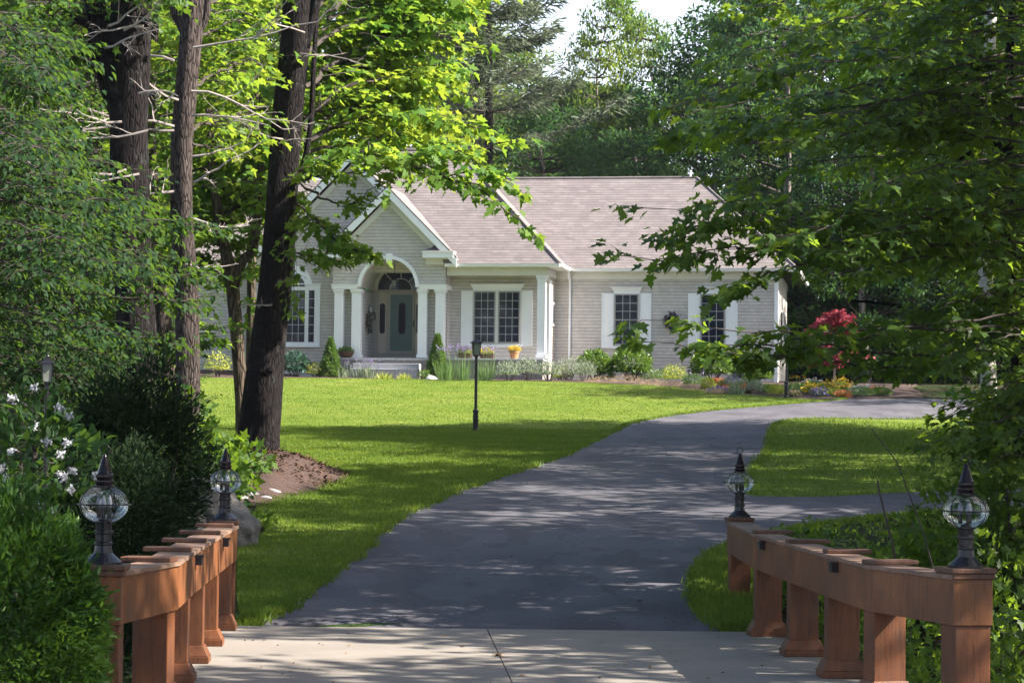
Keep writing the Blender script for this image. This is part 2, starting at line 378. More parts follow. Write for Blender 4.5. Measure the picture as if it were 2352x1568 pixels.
# ------------------------------------------------------------------ mesh building
class MB:
    def __init__(s): s.v = []; s.f = []
    def add(s, vs, fs):
        o = len(s.v); s.v += [tuple(map(float, p)) for p in vs]; s.f += [tuple(i + o for i in f) for f in fs]; return s
    def box(s, x0, x1, y0, y1, z0, z1):
        return s.add([(x0, y0, z0), (x1, y0, z0), (x1, y1, z0), (x0, y1, z0), (x0, y0, z1), (x1, y0, z1), (x1, y1, z1), (x0, y1, z1)],
                     [(0, 3, 2, 1), (4, 5, 6, 7), (0, 1, 5, 4), (1, 2, 6, 5), (2, 3, 7, 6), (3, 0, 4, 7)])
    def obox(s, c, ax, ay, hx, hy, z0, z1, top=1.0):
        """box around c=(x,y) with horizontal unit axes ax, ay; top scales the upper face"""
        vs = []
        for z, k in ((z0, 1.0), (z1, top)):
            for sx, sy in ((-1, -1), (1, -1), (1, 1), (-1, 1)):
                vs.append((c[0] + ax[0] * hx * sx * k + ay[0] * hy * sy * k, c[1] + ax[1] * hx * sx * k + ay[1] * hy * sy * k, z))
        return s.add(vs, [(0, 3, 2, 1), (4, 5, 6, 7), (0, 1, 5, 4), (1, 2, 6, 5), (2, 3, 7, 6), (3, 0, 4, 7)])
    def prism(s, pts, y0, y1):
        """polygon in x,z extruded along y"""
        n = len(pts)
        vs = [(p[0], y0, p[1]) for p in pts] + [(p[0], y1, p[1]) for p in pts]
        return s.add(vs, [tuple(range(n)), tuple(range(2 * n - 1, n - 1, -1))] + [(i + n, (i + 1) % n + n, (i + 1) % n, i)[::1] for i in range(n)])
    def slab(s, pts, t):
        """thickened 3-D polygon, thickness straight down"""
        n = len(pts)
        vs = [tuple(p) for p in pts] + [(p[0], p[1], p[2] - t) for p in pts]
        return s.add(vs, [tuple(range(n)), tuple(range(2 * n - 1, n - 1, -1))] + [(i, i + n, (i + 1) % n + n, (i + 1) % n) for i in range(n)])
    def tube(s, pts, rad, k=8, cap=True):
        pts = [np.array(p, float) for p in pts]; n = len(pts); vs = []
        rad = list(rad) if hasattr(rad, '__len__') else [rad] * n
        prev = None
        for i, p in enumerate(pts):
            t = pts[min(i + 1, n - 1)] - pts[max(i - 1, 0)]; t = t / (np.linalg.norm(t) + 1e-9)
            if prev is None: a = np.cross(t, [0, 0, 1.0] if abs(t[2]) < .9 else [1.0, 0, 0])
            else: a = prev - t * prev.dot(t)
            a = a / (np.linalg.norm(a) + 1e-9); prev = a; b = np.cross(t, a)
            for j in range(k):
                w = 2 * math.pi * j / k
                vs.append(p + rad[i] * (a * math.cos(w) + b * math.sin(w)))
        fs = [(i * k + j, i * k + (j + 1) % k, (i + 1) * k + (j + 1) % k, (i + 1) * k + j) for i in range(n - 1) for j in range(k)]
        if cap: fs += [tuple(range(k))[::-1], tuple(range((n - 1) * k, n * k))]
        return s.add(vs, fs)
    def lathe(s, prof, c=(0, 0, 0), k=20):
        vs = []; n = len(prof)
        for r, z in prof:
            for j in range(k):
                w = 2 * math.pi * j / k; vs.append((c[0] + r * math.cos(w), c[1] + r * math.sin(w), c[2] + z))
        fs = [(i * k + j, i * k + (j + 1) % k, (i + 1) * k + (j + 1) % k, (i + 1) * k + j) for i in range(n - 1) for j in range(k)]
        fs += [tuple(range(k))[::-1], tuple(range((n - 1) * k, n * k))]
        return s.add(vs, fs)
    def build(s, name, mat, parent=None, smooth=False, bevel=0):
        me = bpy.data.meshes.new(name)
        me.from_pydata(s.v, [], s.f); me.validate(); me.update()
        me.materials.append(mat)
        if smooth: me.polygons.foreach_set('use_smooth', [True] * len(me.polygons))
        o = bpy.data.objects.new(name, me); COL.objects.link(o); o.parent = parent
        if bevel:
            b = o.modifiers.new('bevel', 'BEVEL'); b.width = bevel; b.segments = 2; b.limit_method = 'ANGLE'
        return o
def np_mesh(name, V, Fk, mats, parent=None, smooth=False):
    """V (n,3); Fk list of (faces (m,k) int, material index)"""
    me = bpy.data.meshes.new(name)
    loops = np.concatenate([f.ravel() for f, _ in Fk]).astype(np.int32)
    tot = np.concatenate([np.full(len(f), f.shape[1], np.int32) for f, _ in Fk])
    st = np.concatenate([[0], np.cumsum(tot)[:-1]]).astype(np.int32)
    me.vertices.add(len(V)); me.vertices.foreach_set('co', V.astype(np.float32).ravel())
    me.loops.add(len(loops)); me.loops.foreach_set('vertex_index', loops)
    me.polygons.add(len(tot)); me.polygons.foreach_set('loop_start', st); me.polygons.foreach_set('loop_total', tot)
    me.polygons.foreach_set('material_index', np.concatenate([np.full(len(f), i, np.int32) for f, i in Fk]))
    for m in mats: me.materials.append(m)
    me.update(calc_edges=True)
    if smooth: me.polygons.foreach_set('use_smooth', np.ones(len(tot), bool))
    o = bpy.data.objects.new(name, me); COL.objects.link(o); o.parent = parent
    return o

# ------------------------------------------------------------------ leaves
MAPLE = np.array([(0, 0), (.16, -.07), (.36, -.03), (.25, .19), (.40, .24), (.56, .45), (.33, .47), (.20, .52), (.24, .74), (.10, .78), (0, 1.0),
                  (-.10, .78), (-.24, .74), (-.20, .52), (-.33, .47), (-.56, .45), (-.40, .24), (-.25, .19), (-.36, -.03), (-.16, -.07)])
MAPLE8 = np.array([(0, 0), (.34, .02), (.25, .22), (.54, .46), (.21, .52), (0, 1.0), (-.21, .52), (-.54, .46), (-.25, .22), (-.34, .02)])
RHOMB = np.array([(0, 0), (.28, .45), (0, 1.0), (-.28, .45)])
OVAL = np.array([(0, 0), (.2, .25), (.23, .55), (0, 1.0), (-.23, .55), (-.2, .25)])
NEED = np.array([(-.035, 0), (.035, 0), (0, 1.0)])
SPRAY = np.array([(0, 0), (.10, .12), (.34, .22), (.14, .30), (.36, .48), (.12, .50), (.24, .74), (.07, .72), (0, 1.0),
                  (-.07, .72), (-.24, .74), (-.12, .50), (-.36, .48), (-.14, .30), (-.34, .22), (-.10, .12)])
FEATH = SPRAY * np.array([.55, 1])
def nrm(a): return a / (np.linalg.norm(a, axis=-1, keepdims=True) + 1e-9)
def leaf_arrays(P, D, N, S, T, fold=.18):
    D = nrm(D); N = nrm(N - D * (N * D).sum(-1, keepdims=True)); B = np.cross(D, N)
    n = len(P); rc = np.random.default_rng(n)
    fo = (fold * rc.uniform(-.6, 2.6, n))[:, None, None] if fold else 0.0; cu = (rc.uniform(-.1, .5, n) if fold else np.zeros(n))[:, None, None]
    asp = rc.uniform(.75, 1.1, n)[:, None, None]
    V = P[:, None] + S[:, None, None] * (T[None, :, 0, None] * asp * B[:, None] + T[None, :, 1, None] * D[:, None]
        + (fo * np.abs(T[None, :, 0, None]) - cu * T[None, :, 1, None] ** 2) * N[:, None])
    k = len(T)
    return V.reshape(-1, 3), np.arange(len(P) * k).reshape(-1, k)
class Fol:
    """collects leaves and twigs of one plant"""
    def __init__(s): s.P = []; s.D = []; s.N = []; s.S = []; s.tv = []; s.tf = []; s.o = 0
    def leaves(s, P, D, N, S): s.P.append(P); s.D.append(D); s.N.append(N); s.S.append(S)
    def twigs(s, A, B, ra, rb):
        """many 3-sided straight twigs A->B"""
        A = np.asarray(A, float).reshape(-1, 3); B = np.asarray(B, float).reshape(-1, 3); n = len(A)
        t = nrm(B - A); a = nrm(np.cross(t, np.array([.3, .2, .9]))); b = np.cross(t, a)
        vs = []
        for base, r in ((A, ra), (B, rb)):
            r = np.broadcast_to(np.asarray(r, float), (n,))[:, None]
            for w in (0, 2.094, 4.189): vs.append(base + r * (a * math.cos(w) + b * math.sin(w)))
        V = np.stack(vs, 1).reshape(-1, 3)
        f = np.array([(0, 1, 4, 3), (1, 2, 5, 4), (2, 0, 3, 5)])
        s.tf.append((np.arange(n)[:, None, None] * 6 + f[None]).reshape(-1, 4) + s.o); s.tv.append(V); s.o += len(V)
    def count(s): return sum(len(p) for p in s.P)
    def crown(s, mat, T, parent=None, name='crown', fold=.18):
        V, Fc = leaf_arrays(np.concatenate(s.P), np.concatenate(s.D), np.concatenate(s.N), np.concatenate(s.S), T, fold)
        return np_mesh(name, V, [(Fc, 0)], [mat], parent)
    def twigobj(s, mat, parent=None, name='twigs'):
        if not s.tv: return None
        return np_mesh(name, np.concatenate(s.tv), [(np.concatenate(s.tf), 0)], [mat], parent)
def curve_pts(ctrl, n=24, wob=0.0, rng=None):
    ctrl = np.asarray(ctrl, float); m = len(ctrl)
    c = np.vstack([2 * ctrl[0] - ctrl[1], ctrl, 2 * ctrl[-1] - ctrl[-2]])
    out = []
    for u in np.linspace(0, m - 1 - 1e-6, n):
        i = int(u); t = u - i; p = c[i:i + 4]
        out.append(.5 * ((2 * p[1]) + (-p[0] + p[2]) * t + (2 * p[0] - 5 * p[1] + 4 * p[2] - p[3]) * t * t + (-p[0] + 3 * p[1] - 3 * p[2] + p[3]) * t ** 3))
    out = np.array(out)
    if wob and rng is not None: out[1:-1] += rng.normal(0, wob, (n - 2, 3))
    return out
def bough(fol, rng, ctrl, spread, m, q, size, r=.03, t0=.12, droop=.25, tip=1.0, jit=.06, flat=.45, lift=0.0):
    """a leafy bough in one roughly level layer; ctrl = main stem control points"""
    n = 16
    P = curve_pts(ctrl, n, .02, rng)
    L = np.linalg.norm(P[-1] - P[0])
    fol.twigs(P[:-1], P[1:], np.linspace(r, r * .25, n - 1), np.linspace(r, r * .25, n)[1:])
    t = np.sort(rng.uniform(t0, 1.0, m)); t[-2:] = 1.0
    idx = t * (n - 1.001); i = idx.astype(int); fr = (idx - i)[:, None]
    pos = P[i] * (1 - fr) + P[i + 1] * fr
    tan = nrm(P[i + 1] - P[i])
    lat = nrm(np.cross(tan, [0, 0, 1.0]))
    side = np.where(np.arange(m) % 2 == 0, 1, -1)[:, None]
    an = rng.uniform(.5, 1.25, m)[:, None]; an[-2:] *= .3
    d = tan * np.cos(an) + lat * np.sin(an) * side
    d[:, 2] += rng.normal(lift, .16, m)
    d = nrm(d)
    Lk = spread * (1.1 - t * .62 * tip) * rng.uniform(.45, 1.15, m)
    ends = pos + d * Lk[:, None] - np.array([0, 0, 1.0]) * (droop * Lk[:, None] ** 2 / max(spread, .1))
    mid = pos + d * Lk[:, None] * .5 - np.array([0, 0, 1.0]) * (droop * (Lk[:, None] * .5) ** 2 / max(spread, .1))
    fol.twigs(pos, mid, r * .32 * np.ones(m), r * .22); fol.twigs(mid, ends, r * .22 * np.ones(m), r * .08)
    s = np.clip(np.linspace(.16, 1.02, q)[None] + rng.normal(0, .05, (m, q)), .05, 1.06)[..., None]
    LL = Lk[:, None, None]
    lp = pos[:, None] + d[:, None] * LL * s - np.array([0, 0, 1.0]) * (droop * (LL * s) ** 2 / max(spread, .1))
    latd = nrm(np.cross(d, [0, 0, 1.0]))[:, None]
    sg = np.where((np.arange(q) % 2) == 0, 1, -1)[None, :, None] * np.ones((m, 1, 1))
    a2 = rng.uniform(.3, 1.3, (m, q, 1)) * sg
    ld = d[:, None] * np.cos(a2) + latd * np.sin(a2)
    ld = ld + np.array([0, 0, -1.0]) * rng.uniform(.05, .75, (m, q, 1))
    lp = lp + ld * size * .35 + rng.normal(0, jit, (m, q, 3)) * np.array([1, 1, .7])
    N = np.array([0, 0, 1.0]) + rng.normal(0, flat, (m, q, 3))
    S = size * rng.uniform(.6, 1.25, (m, q))
    fol.leaves(lp.reshape(-1, 3), ld.reshape(-1, 3), N.reshape(-1, 3), S.ravel())
def cloud(fol, rng, c, rad, n, size, shell=.55, upb=.4, low=-1.0, lump=.18):
    """leaves through an ellipsoid, denser to its outside, with an uneven outline"""
    u = nrm(rng.normal(0, 1, (n, 3))); u[:, 2] = np.maximum(u[:, 2], low)
    ph = rng.uniform(0, 6.28, 6)
    bump_ = 1 + lump * (np.sin(u[:, 0] * 5 + ph[0]) * np.sin(u[:, 1] * 6 + ph[1]) + np.sin(u[:, 2] * 7 + ph[2]) * np.sin(u[:, 0] * 9 + ph[3]) * .7)
    rr = (shell + (1 - shell) * rng.uniform(0, 1, n) ** .6) * bump_ * rng.normal(1, .05, n)
    P = np.array(c) + u * rr[:, None] * np.array(rad)
    D = u + rng.normal(0, .5, (n, 3)) + np.array([0, 0, upb])
    N = u * .6 + rng.normal(0, .6, (n, 3)) + np.array([0, 0, .6])
    fol.leaves(P, D, N, size * rng.uniform(.6, 1.3, n))
def trunk_mesh(name, mat, ctrl, rads, parent=None, k=14, n=30, flare=0.0, rng=None, extra=()):
    """tapered trunk with ridged, slightly uneven section; extra = further (ctrl, rads) limbs in the same mesh"""
    mb = MB()
    for idx, (c, r, kk, nn, fl) in enumerate([(ctrl, rads, k, n, flare)] + [(e[0], e[1], 8, 14, 0.0) for e in extra]):
        P = curve_pts(c, nn)
        R = np.interp(np.linspace(0, 1, nn), np.linspace(0, 1, len(r)), r)
        if fl: R = R * (1 + fl * np.exp(-np.linspace(0, nn - 1, nn) / nn * 22))
        o = len(mb.v); mb.tube(P, R, kk)
        if rng is not None:
            ph = rng.uniform(0, 6.28, 4)
            for i in range(nn):
                for j in range(kk):
                    w = 2 * math.pi * j / kk; v = np.array(mb.v[o + i * kk + j]); cpt = P[i]
                    f = 1 + .05 * math.sin(3 * w + ph[0] + i * .2) + .035 * math.sin(5 * w + ph[1] - i * .35) + (.12 * fl * math.sin(4 * w + ph[2]) * math.exp(-i / nn * 18))
                    mb.v[o + i * kk + j] = tuple(cpt + (v - cpt) * f)
    return mb.build(name, mat, parent, smooth=True)
def draped(name, poly, mat, step, dz, parent=None, kind='structure', zf=None):
    """sheet over the terrain inside a plan polygon"""
    poly = np.array(poly)[:, :2]
    x0, y0 = poly.min(0); x1, y1 = poly.max(0)
    gx, gy = np.meshgrid(np.arange(x0, x1, step), np.arange(y0, y1, step))
    pts = np.stack([gx.ravel(), gy.ravel()], 1)
    ins = np.zeros(len(pts), bool); n = len(poly); j = n - 1
    for i in range(n):
        xi, yi = poly[i]; xj, yj = poly[j]
        c = ((yi > pts[:, 1]) != (yj > pts[:, 1])) & (pts[:, 0] < (xj - xi) * (pts[:, 1] - yi) / (yj - yi + 1e-12) + xi)
        ins ^= c; j = i
    pts = pts[ins]
    vs = [Vector(p) for p in poly] + [Vector(p) for p in pts]
    r = delaunay_2d_cdt(vs, [], [list(range(n))], 1, 1e-5)
    xy = np.array([(v[0], v[1]) for v in r[0]])
    z = (zf or hh)(xy[:, 0], xy[:, 1]) + dz
    me = bpy.data.meshes.new(name)
    me.from_pydata([(a, b, float(c)) for (a, b), c in zip(xy, z)], [], [tuple(f) for f in r[2]]); me.update()
    me.materials.append(mat); me.polygons.foreach_set('use_smooth', [True] * len(me.polygons))
    if me.polygons and sum(p.normal.z for p in me.polygons) < 0: me.flip_normals()
    o = bpy.data.objects.new(name, me); COL.objects.link(o); o.parent = parent
    if kind: o['kind'] = kind
    return o
def smooth_line(pts, n=40, closed=False):
    p = np.array([(q[0], q[1], 0) for q in pts], float); return curve_pts(p, n)[:, :2]
def inside(poly, x, y):
    n = len(poly); j = n - 1; r = np.zeros(np.shape(x), bool)
    for i in range(n):
        xi, yi = poly[i]; xj, yj = poly[j]
        r ^= ((yi > y) != (yj > y)) & (x < (xj - xi) * (y - yi) / (yj - yi + 1e-12) + xi); j = i
    return r

# ------------------------------------------------------------------ ground, lawn, drive
def terrain():
    ys = np.concatenate([np.arange(-30, 14, 2.0), np.arange(14, 24, .25), np.arange(24, 90, .75), np.arange(90, 420, 6)])
    xs = np.concatenate([np.arange(-260, -24, 8), np.arange(-24, -7, .8), np.arange(-7, 7, .3), np.arange(7, 28, .8), np.arange(28, 260, 8)])
    X, Y = np.meshgrid(xs, ys); Z = hh(X, Y) - .006
    V = np.stack([X, Y, Z], -1).reshape(-1, 3); nx = len(xs)
    i = np.arange(len(ys) - 1)[:, None] * nx + np.arange(nx - 1)[None]
    Fq = np.stack([i, i + 1, i + 1 + nx, i + nx], -1).reshape(-1, 4)
    o = np_mesh('ground', V, [(Fq, 0)], [M['floor']], None, True); o['kind'] = 'structure'
terrain()
def GG(pts): return [G(*p)[:2] for p in pts]
dl = smooth_line(GG([(560, 1452), (640, 1405), (740, 1330), (820, 1270), (900, 1200), (1000, 1150), (1110, 1108), (1215, 1075), (1310, 1040), (1380, 1005), (1430, 981), (1500, 962), (1620, 945), (1790, 930), (1900, 921), (1945, 917)]), 70)
_q = np.linspace(0, len(dl) - 1, 420); dl = np.stack([np.interp(_q, np.arange(len(dl)), dl[:, j]) for j in (0, 1)], 1)
dl[3:-3] += np.random.default_rng(3).normal(0, .022, dl[3:-3].shape) + (.05 * np.sin(_q * 2.3) * np.sin(_q * .9))[3:-3, None]
dr_far = smooth_line(GG([(1945, 917), (2060, 916), (2200, 918), (2500, 922)]), 10)
isl = smooth_line(GG([(2500, 972), (2350, 966), (2150, 963), (1900, 962), (1800, 968), (1772, 990), (1765, 1030), (1740, 1065), (1712, 1110), (1716, 1135), (1760, 1140), (1900, 1140), (2150, 1128), (2500, 1122)]), 60)
low = smooth_line(GG([(2500, 1180), (2240, 1178), (2050, 1190), (1850, 1215), (1700, 1250), (1625, 1290), (1600, 1340), (1606, 1395), (1648, 1440), (1660, 1452)]), 40)
drive_poly = np.vstack([dl, dr_far[1:], isl, low])
def bh(x, y): return base_h(y)
draped('driveway', drive_poly, M['asphalt'], .4, .007, zf=lambda x, y: hh(x, y))
WOODS = [(395, 1200), (400, 1130), (420, 1060), (440, 1000), (446, 940), (430, 900), (380, 872)]
bedfront = GG([(380, 868), (450, 867), (700, 868), (1000, 871), (1150, 874), (1330, 878), (1420, 882), (1520, 886), (1600, 895), (1700, 904), (1800, 912), (1870, 917), (1945, 917)])
bedline = smooth_line(bedfront, 40)
lw = smooth_line(GG([(560, 1452), (545, 1380), (545, 1270), (560, 1200), (590, 1165), (560, 1120), (500, 1075), (452, 1040), (446, 940), (430, 900), (380, 868)]), 40)
lawn_main = np.vstack([lw, bedline, dl[::-1][1:]])
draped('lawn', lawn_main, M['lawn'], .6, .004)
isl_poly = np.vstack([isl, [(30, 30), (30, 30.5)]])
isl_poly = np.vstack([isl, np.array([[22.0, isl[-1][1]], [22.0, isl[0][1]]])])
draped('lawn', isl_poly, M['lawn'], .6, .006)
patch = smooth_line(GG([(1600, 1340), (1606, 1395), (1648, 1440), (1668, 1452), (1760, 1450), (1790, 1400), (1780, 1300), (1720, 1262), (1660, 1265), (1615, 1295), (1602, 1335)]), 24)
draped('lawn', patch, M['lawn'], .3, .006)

def grass_blades(poly, n, seed, hgt, wid, far=1.0, ymax=70):
    rng = np.random.default_rng(seed)
    x0, y0 = poly.min(0); x1, y1 = poly.max(0); y1 = min(y1, ymax)
    X = []; Y = []; tot = 0
    while tot < n:
        x = rng.uniform(x0, x1, n); y = y0 + (y1 - y0) * rng.uniform(0, 1, n) ** far
        k = inside(poly, x, y) & (np.abs(x) < .235 * y + .5)
        X.append(x[k]); Y.append(y[k]); tot += k.sum()
        if k.sum() < 5: break
    X = np.concatenate(X)[:n]; Y = np.concatenate(Y)[:n]; n = len(X)
    sc = np.clip(Y / 30, .8, 1.9)
    P = np.stack([X, Y, hh(X, Y)], 1)
    D = np.stack([rng.normal(0, .35, n), rng.normal(0, .35, n), np.ones(n)], 1)
    N = np.stack([rng.normal(0, 1, n), rng.normal(0, 1, n) - .6, rng.normal(0, .1, n)], 1)
    clump = .9 + .2 * np.sin(X * 5 + np.sin(Y * 3) * 2) * np.sin(Y * 4 + X) 
    T = np.array([(-.5, 0), (.5, 0), (.1, 1.0)])
    S = hgt * clump * rng.uniform(.5, 1.2, n) * (.75 + .25 * sc)
    T2 = T * np.array([wid / hgt, 1])
    return P, D, N, S, T2, sc
def grass(name, parts, label):
    Vs = []; Fs = []; o = 0
    for a in parts:
        P, D, N, S, T2, sc = a
        V, Fc = leaf_arrays(P, D, N, S * 1.0, T2, 0.0); Vs.append(V); Fs.append(Fc + o); o += len(V)
    ob = np_mesh(name, np.concatenate(Vs), [(np.concatenate(Fs), 0)], [M['blade']])
    tag(ob, label, 'grass', None, 'stuff')
near_lawn = lawn_main
grass('grass', [grass_blades(near_lawn, 170000, 1, .05, .014, 1.5, 56), grass_blades(near_lawn, 90000, 2, .034, .02, 1.0, 80), grass_blades(isl_poly, 40000, 3, .06, .02, 1.0, 62), grass_blades(patch, 12000, 4, .09, .014)],
      'short mown green grass blades covering the lawns')
def edge_grass(seed=9):
    rng = np.random.default_rng(seed); Vs = []; Fs = []; o = 0
    for line, sgn, n in ((dl, -1, 16000), (isl, 1, 6000), (low, 1, 9000)):
        seg = np.linalg.norm(np.diff(line, axis=0), axis=1); cum = np.concatenate([[0], np.cumsum(seg)])
        u = rng.uniform(0, 1, n) ** 1.6 * cum[-1]
        x = np.interp(u, cum, line[:, 0]) + rng.normal(0, .05, n); y = np.interp(u, cum, line[:, 1]) + rng.normal(0, .08, n)
        P = np.stack([x, y, hh(x, y) + .01], 1)
        D = np.stack([rng.normal(0, .6, n), rng.normal(0, .6, n), np.ones(n)], 1)
        N = np.stack([rng.normal(0, 1, n), rng.normal(0, 1, n) - .6, rng.normal(0, .1, n)], 1)
        V, Fc = leaf_arrays(P, D, N, rng.uniform(.03, .10, n), np.array([(-.12, 0), (.12, 0), (.1, 1.0)]), 0)
        Vs.append(V); Fs.append(Fc + o); o += len(V)
    tag(np_mesh('grass', np.concatenate(Vs), [(np.concatenate(Fs), 0)], [M['blade']]), 'ragged grass fringe along the asphalt edge', 'grass', None, 'stuff')
edge_grass()
# planting bed in front of the house
bed_back = [(G(2100, 900)[0], 84.5), (-16, 84.5)]
bx = np.vstack([bedline, smooth_line(GG([(1945, 917), (2030, 914), (2120, 915)]), 6)[1:], np.array([[14.5, 84.0], [-13.5, 84.5]])])
draped('planting_bed_soil', bx, M['mulch'], .8, .008)

# ------------------------------------------------------------------ house
S_ = 1.0408
TH = math.radians(9.4)
ex = np.array([math.cos(TH), -math.sin(TH), 0]); ed = np.array([math.sin(TH), math.cos(TH), 0])
HO = at(928 / S_, 1043 / S_, 82.7)
GZ = 3.62
HO[2] = GZ
house = empty('house', tuple(HO), -TH, 'single-storey grey shingled house with an arched gable entry and pinkish grey roof beyond the lawn', 'house')
def HP(px, py, d):
    r = ray(px / S_, py / S_); c = np.array([0, 0, CAMZ])
    t = ((HO - c).dot(ed) + d) / r.dot(ed)
    p = c + r * t - HO
    return p.dot(ex), p[2]
def HX(px, d, py=800): return HP(px, py, d)[0]
def HZ(py, d, px=1000): return HP(px, py, d)[1]
def part(mb, name, mat, parent=house, **k): return mb.build(name, M[mat], parent, **k)

eO = .35
ze = HZ(629, -.2, 1200)                    # eave height (porch gutter top)
rise = 4.2
for _ in range(5):
    zr = HZ(358, -.2 + rise, 1000); rise = zr - ze
xr = HX(1338, -.2, 629); xl = HX(597, -.2, 629)
# main roof, hipped at both ends
dB = -.2 + 2 * rise
e = [(xl, -.2, ze), (xr, -.2, ze), (xr, dB, ze), (xl, dB, ze)]
ra, rb = (xl + rise, -.2 + rise, zr), (xr - rise, -.2 + rise, zr)
XPa = HX(1063, 0) - .02; fv = 1.3
_px, _pz = HP(926, 444, -.35); XV = _px + _pz - (ze + fv)
e0 = (xl, -.2 + fv, ze)
mb = MB(); mb.slab([(XPa, -.2, ze), e[1], rb, ra, (xl + fv, -.2 + fv, ze + fv), (XV, -.2 + fv, ze + fv)], .05); mb.slab([e[1], e[2], rb], .05); mb.slab([e[2], e[3], ra, rb], .05)
mb.slab([e[3], e0, (xl + fv, -.2 + fv, ze + fv), ra], .05)
roof = part(mb, 'roof', 'roof')
rc = MB()
rc.tube([ra, rb], .07, 6); rc.tube([e[1], rb], .06, 6)
# right wing roof
dw = 2.05
wr_ = 3.2
for _ in range(5):
    zw = HZ(426, dw + wr_ * 1.15, 1400); wr_ = zw - ze
x1 = HX(1905, dw, 640); run = wr_ * 1.15; xra = HX(1665, dw + run, 426); x0 = xr - rise * 1.0
eW = [(x0, dw, ze), (x1, dw, ze), (x1, dw + 2 * run, ze), (x0, dw + 2 * run, ze)]
mb = MB(); mb.slab([eW[0], eW[1], (xra, dw + run, zw), (x0, dw + run, zw)], .05); mb.slab([eW[1], eW[2], (xra, dw + run, zw)], .05)
mb.slab([eW[2], eW[3], (x0, dw + run, zw), (xra, dw + run, zw)], .05)
part(mb, 'roof', 'roof')
rc.tube([(xr - 3.6, dw + run, zw + .0), (xra, dw + run, zw)], .06, 6); rc.tube([eW[1], (xra, dw + run, zw)], .05, 6)
# left wing roof
xL0, xL1 = HX(395, dw, 640), xl + rise
mb = MB(); mb.slab([(xL0, dw, ze), (xL1, dw, ze), (xL1, dw + run, zw), (xL0 + run, dw + run, zw)], .05)
mb.slab([(xL0, dw + 2 * run, ze), (xL0, dw, ze), (xL0 + run, dw + run, zw)], .05)
mb.slab([(xL1, dw + 2 * run, ze), (xL0, dw + 2 * run, ze), (xL0 + run, dw + run, zw), (xL1, dw + run, zw)], .05)
part(mb, 'roof', 'roof')
part(rc, 'ridge_cap', 'roof')
# big gable
gx, gz = HP(838, 363, .65); gh = HX(1083, .65) - gx
mb = MB()
for s in (1, -1):
    mb.slab([(gx, .6, gz), (gx + s * gh, .6, gz - gh), (gx + s * gh, 6.0, gz - gh), (gx, 6.0, gz)], .06)
part(mb, 'roof', 'roof')
def rakes(cx, pz, half, d0, d1, dwall, t1, t2, m1='white', m2='frieze'):
    a = MB(); b = MB()
    for s in (1, -1):
        a.prism([(cx, pz - .062), (cx + s * half, pz - half - .062), (cx + s * (half), pz - half - .062 - t1), (cx, pz - .062 - t1)], d0, d1)
        b.prism([(cx, pz - .08 - t1), (cx + s * (half - .3), pz - half + .3 - .08 - t1), (cx + s * (half - .3), pz - half + .3 - t2), (cx, pz - t2)], dwall - .05, dwall - .003)
    part(a, 'rake_board', m1); part(b, 'rake_frieze', m2)
    so = MB()
    for s in (1, -1):
        so.slab([(cx, d1, pz - .07), (cx + s * half, d1, pz - half - .07), (cx + s * half, dwall, pz - half - .07), (cx, dwall, pz - .07)], .03)
    part(so, 'soffit', m1)
rakes(gx, gz, gh, .6, .66, 1.0, .30, .62)
# small (portico) gable
px_, pz_ = HP(926, 444, -.35); ph_ = HX(1089, -.35) - px_
mb = MB()
for s in (1, -1):
    mb.slab([(px_, -.38, pz_), (px_ + s * ph_, -.38, pz_ - ph_), (px_ + s * ph_, 2.6 if s > 0 else 1.0, pz_ - ph_), (px_, 2.6 if s > 0 else 1.0, pz_)], .06)
part(mb, 'roof', 'roof')
rakes(px_, pz_, ph_, -.38, -.32, 0.0, .30, .66)
# walls
XP0, XP1 = HX(793.5, 0), HX(1063, 0)
zbelt0, zbelt1 = HZ(691, 0, 900), HZ(681, 0, 900)
acx = HX(928, 0, 690); aR = (HX(1001.4, 0) - HX(854.7, 0)) / 2; aI = (HX(994, 0) - HX(863, 0)) / 2
zsp = HZ(686, 0, 928)
peak = pz_ - .35
poly = [(XP0, zbelt1 - .03), (XP0, pz_ - ph_ - .25 + .0), (XP0, peak - (px_ - XP0)), (px_, peak), (XP1, peak - (XP1 - px_)), (XP1, zbelt1 - .03)]
nA = 28
arc = [(acx + (aI + .04) * math.cos(t), zsp + (aI + .04) * math.sin(t)) for t in np.linspace(0, math.pi, nA)]
poly = [(XP0, zbelt0), (XP0, peak - (px_ - XP0)), (px_, peak), (XP1, peak - (XP1 - px_)), (XP1, zbelt0), (arc[0][0], zbelt0)] + arc + [(arc[-1][0], zbelt0)]
mb = MB(); mb.prism(poly, 0, .12)
part(mb, 'portico_wall', 'siding')
mb = MB()
zt = peak - (XP1 - px_)
for bb in ((XP1 - .12, XP1 - .002, .12, 1.0, zbelt0, zt), (XP0 + .002, XP0 + .12, .12, 1.0, zbelt0, zt), (XP0, acx - aI - .005, .46, 2.2, .0, zbelt0 - .005), (acx + aI + .005, XP1, .46, 2.2, .0, zbelt0 - .005)):
    mb = MB(); mb.box(*bb); part(mb, 'portico_side_wall', 'siding')
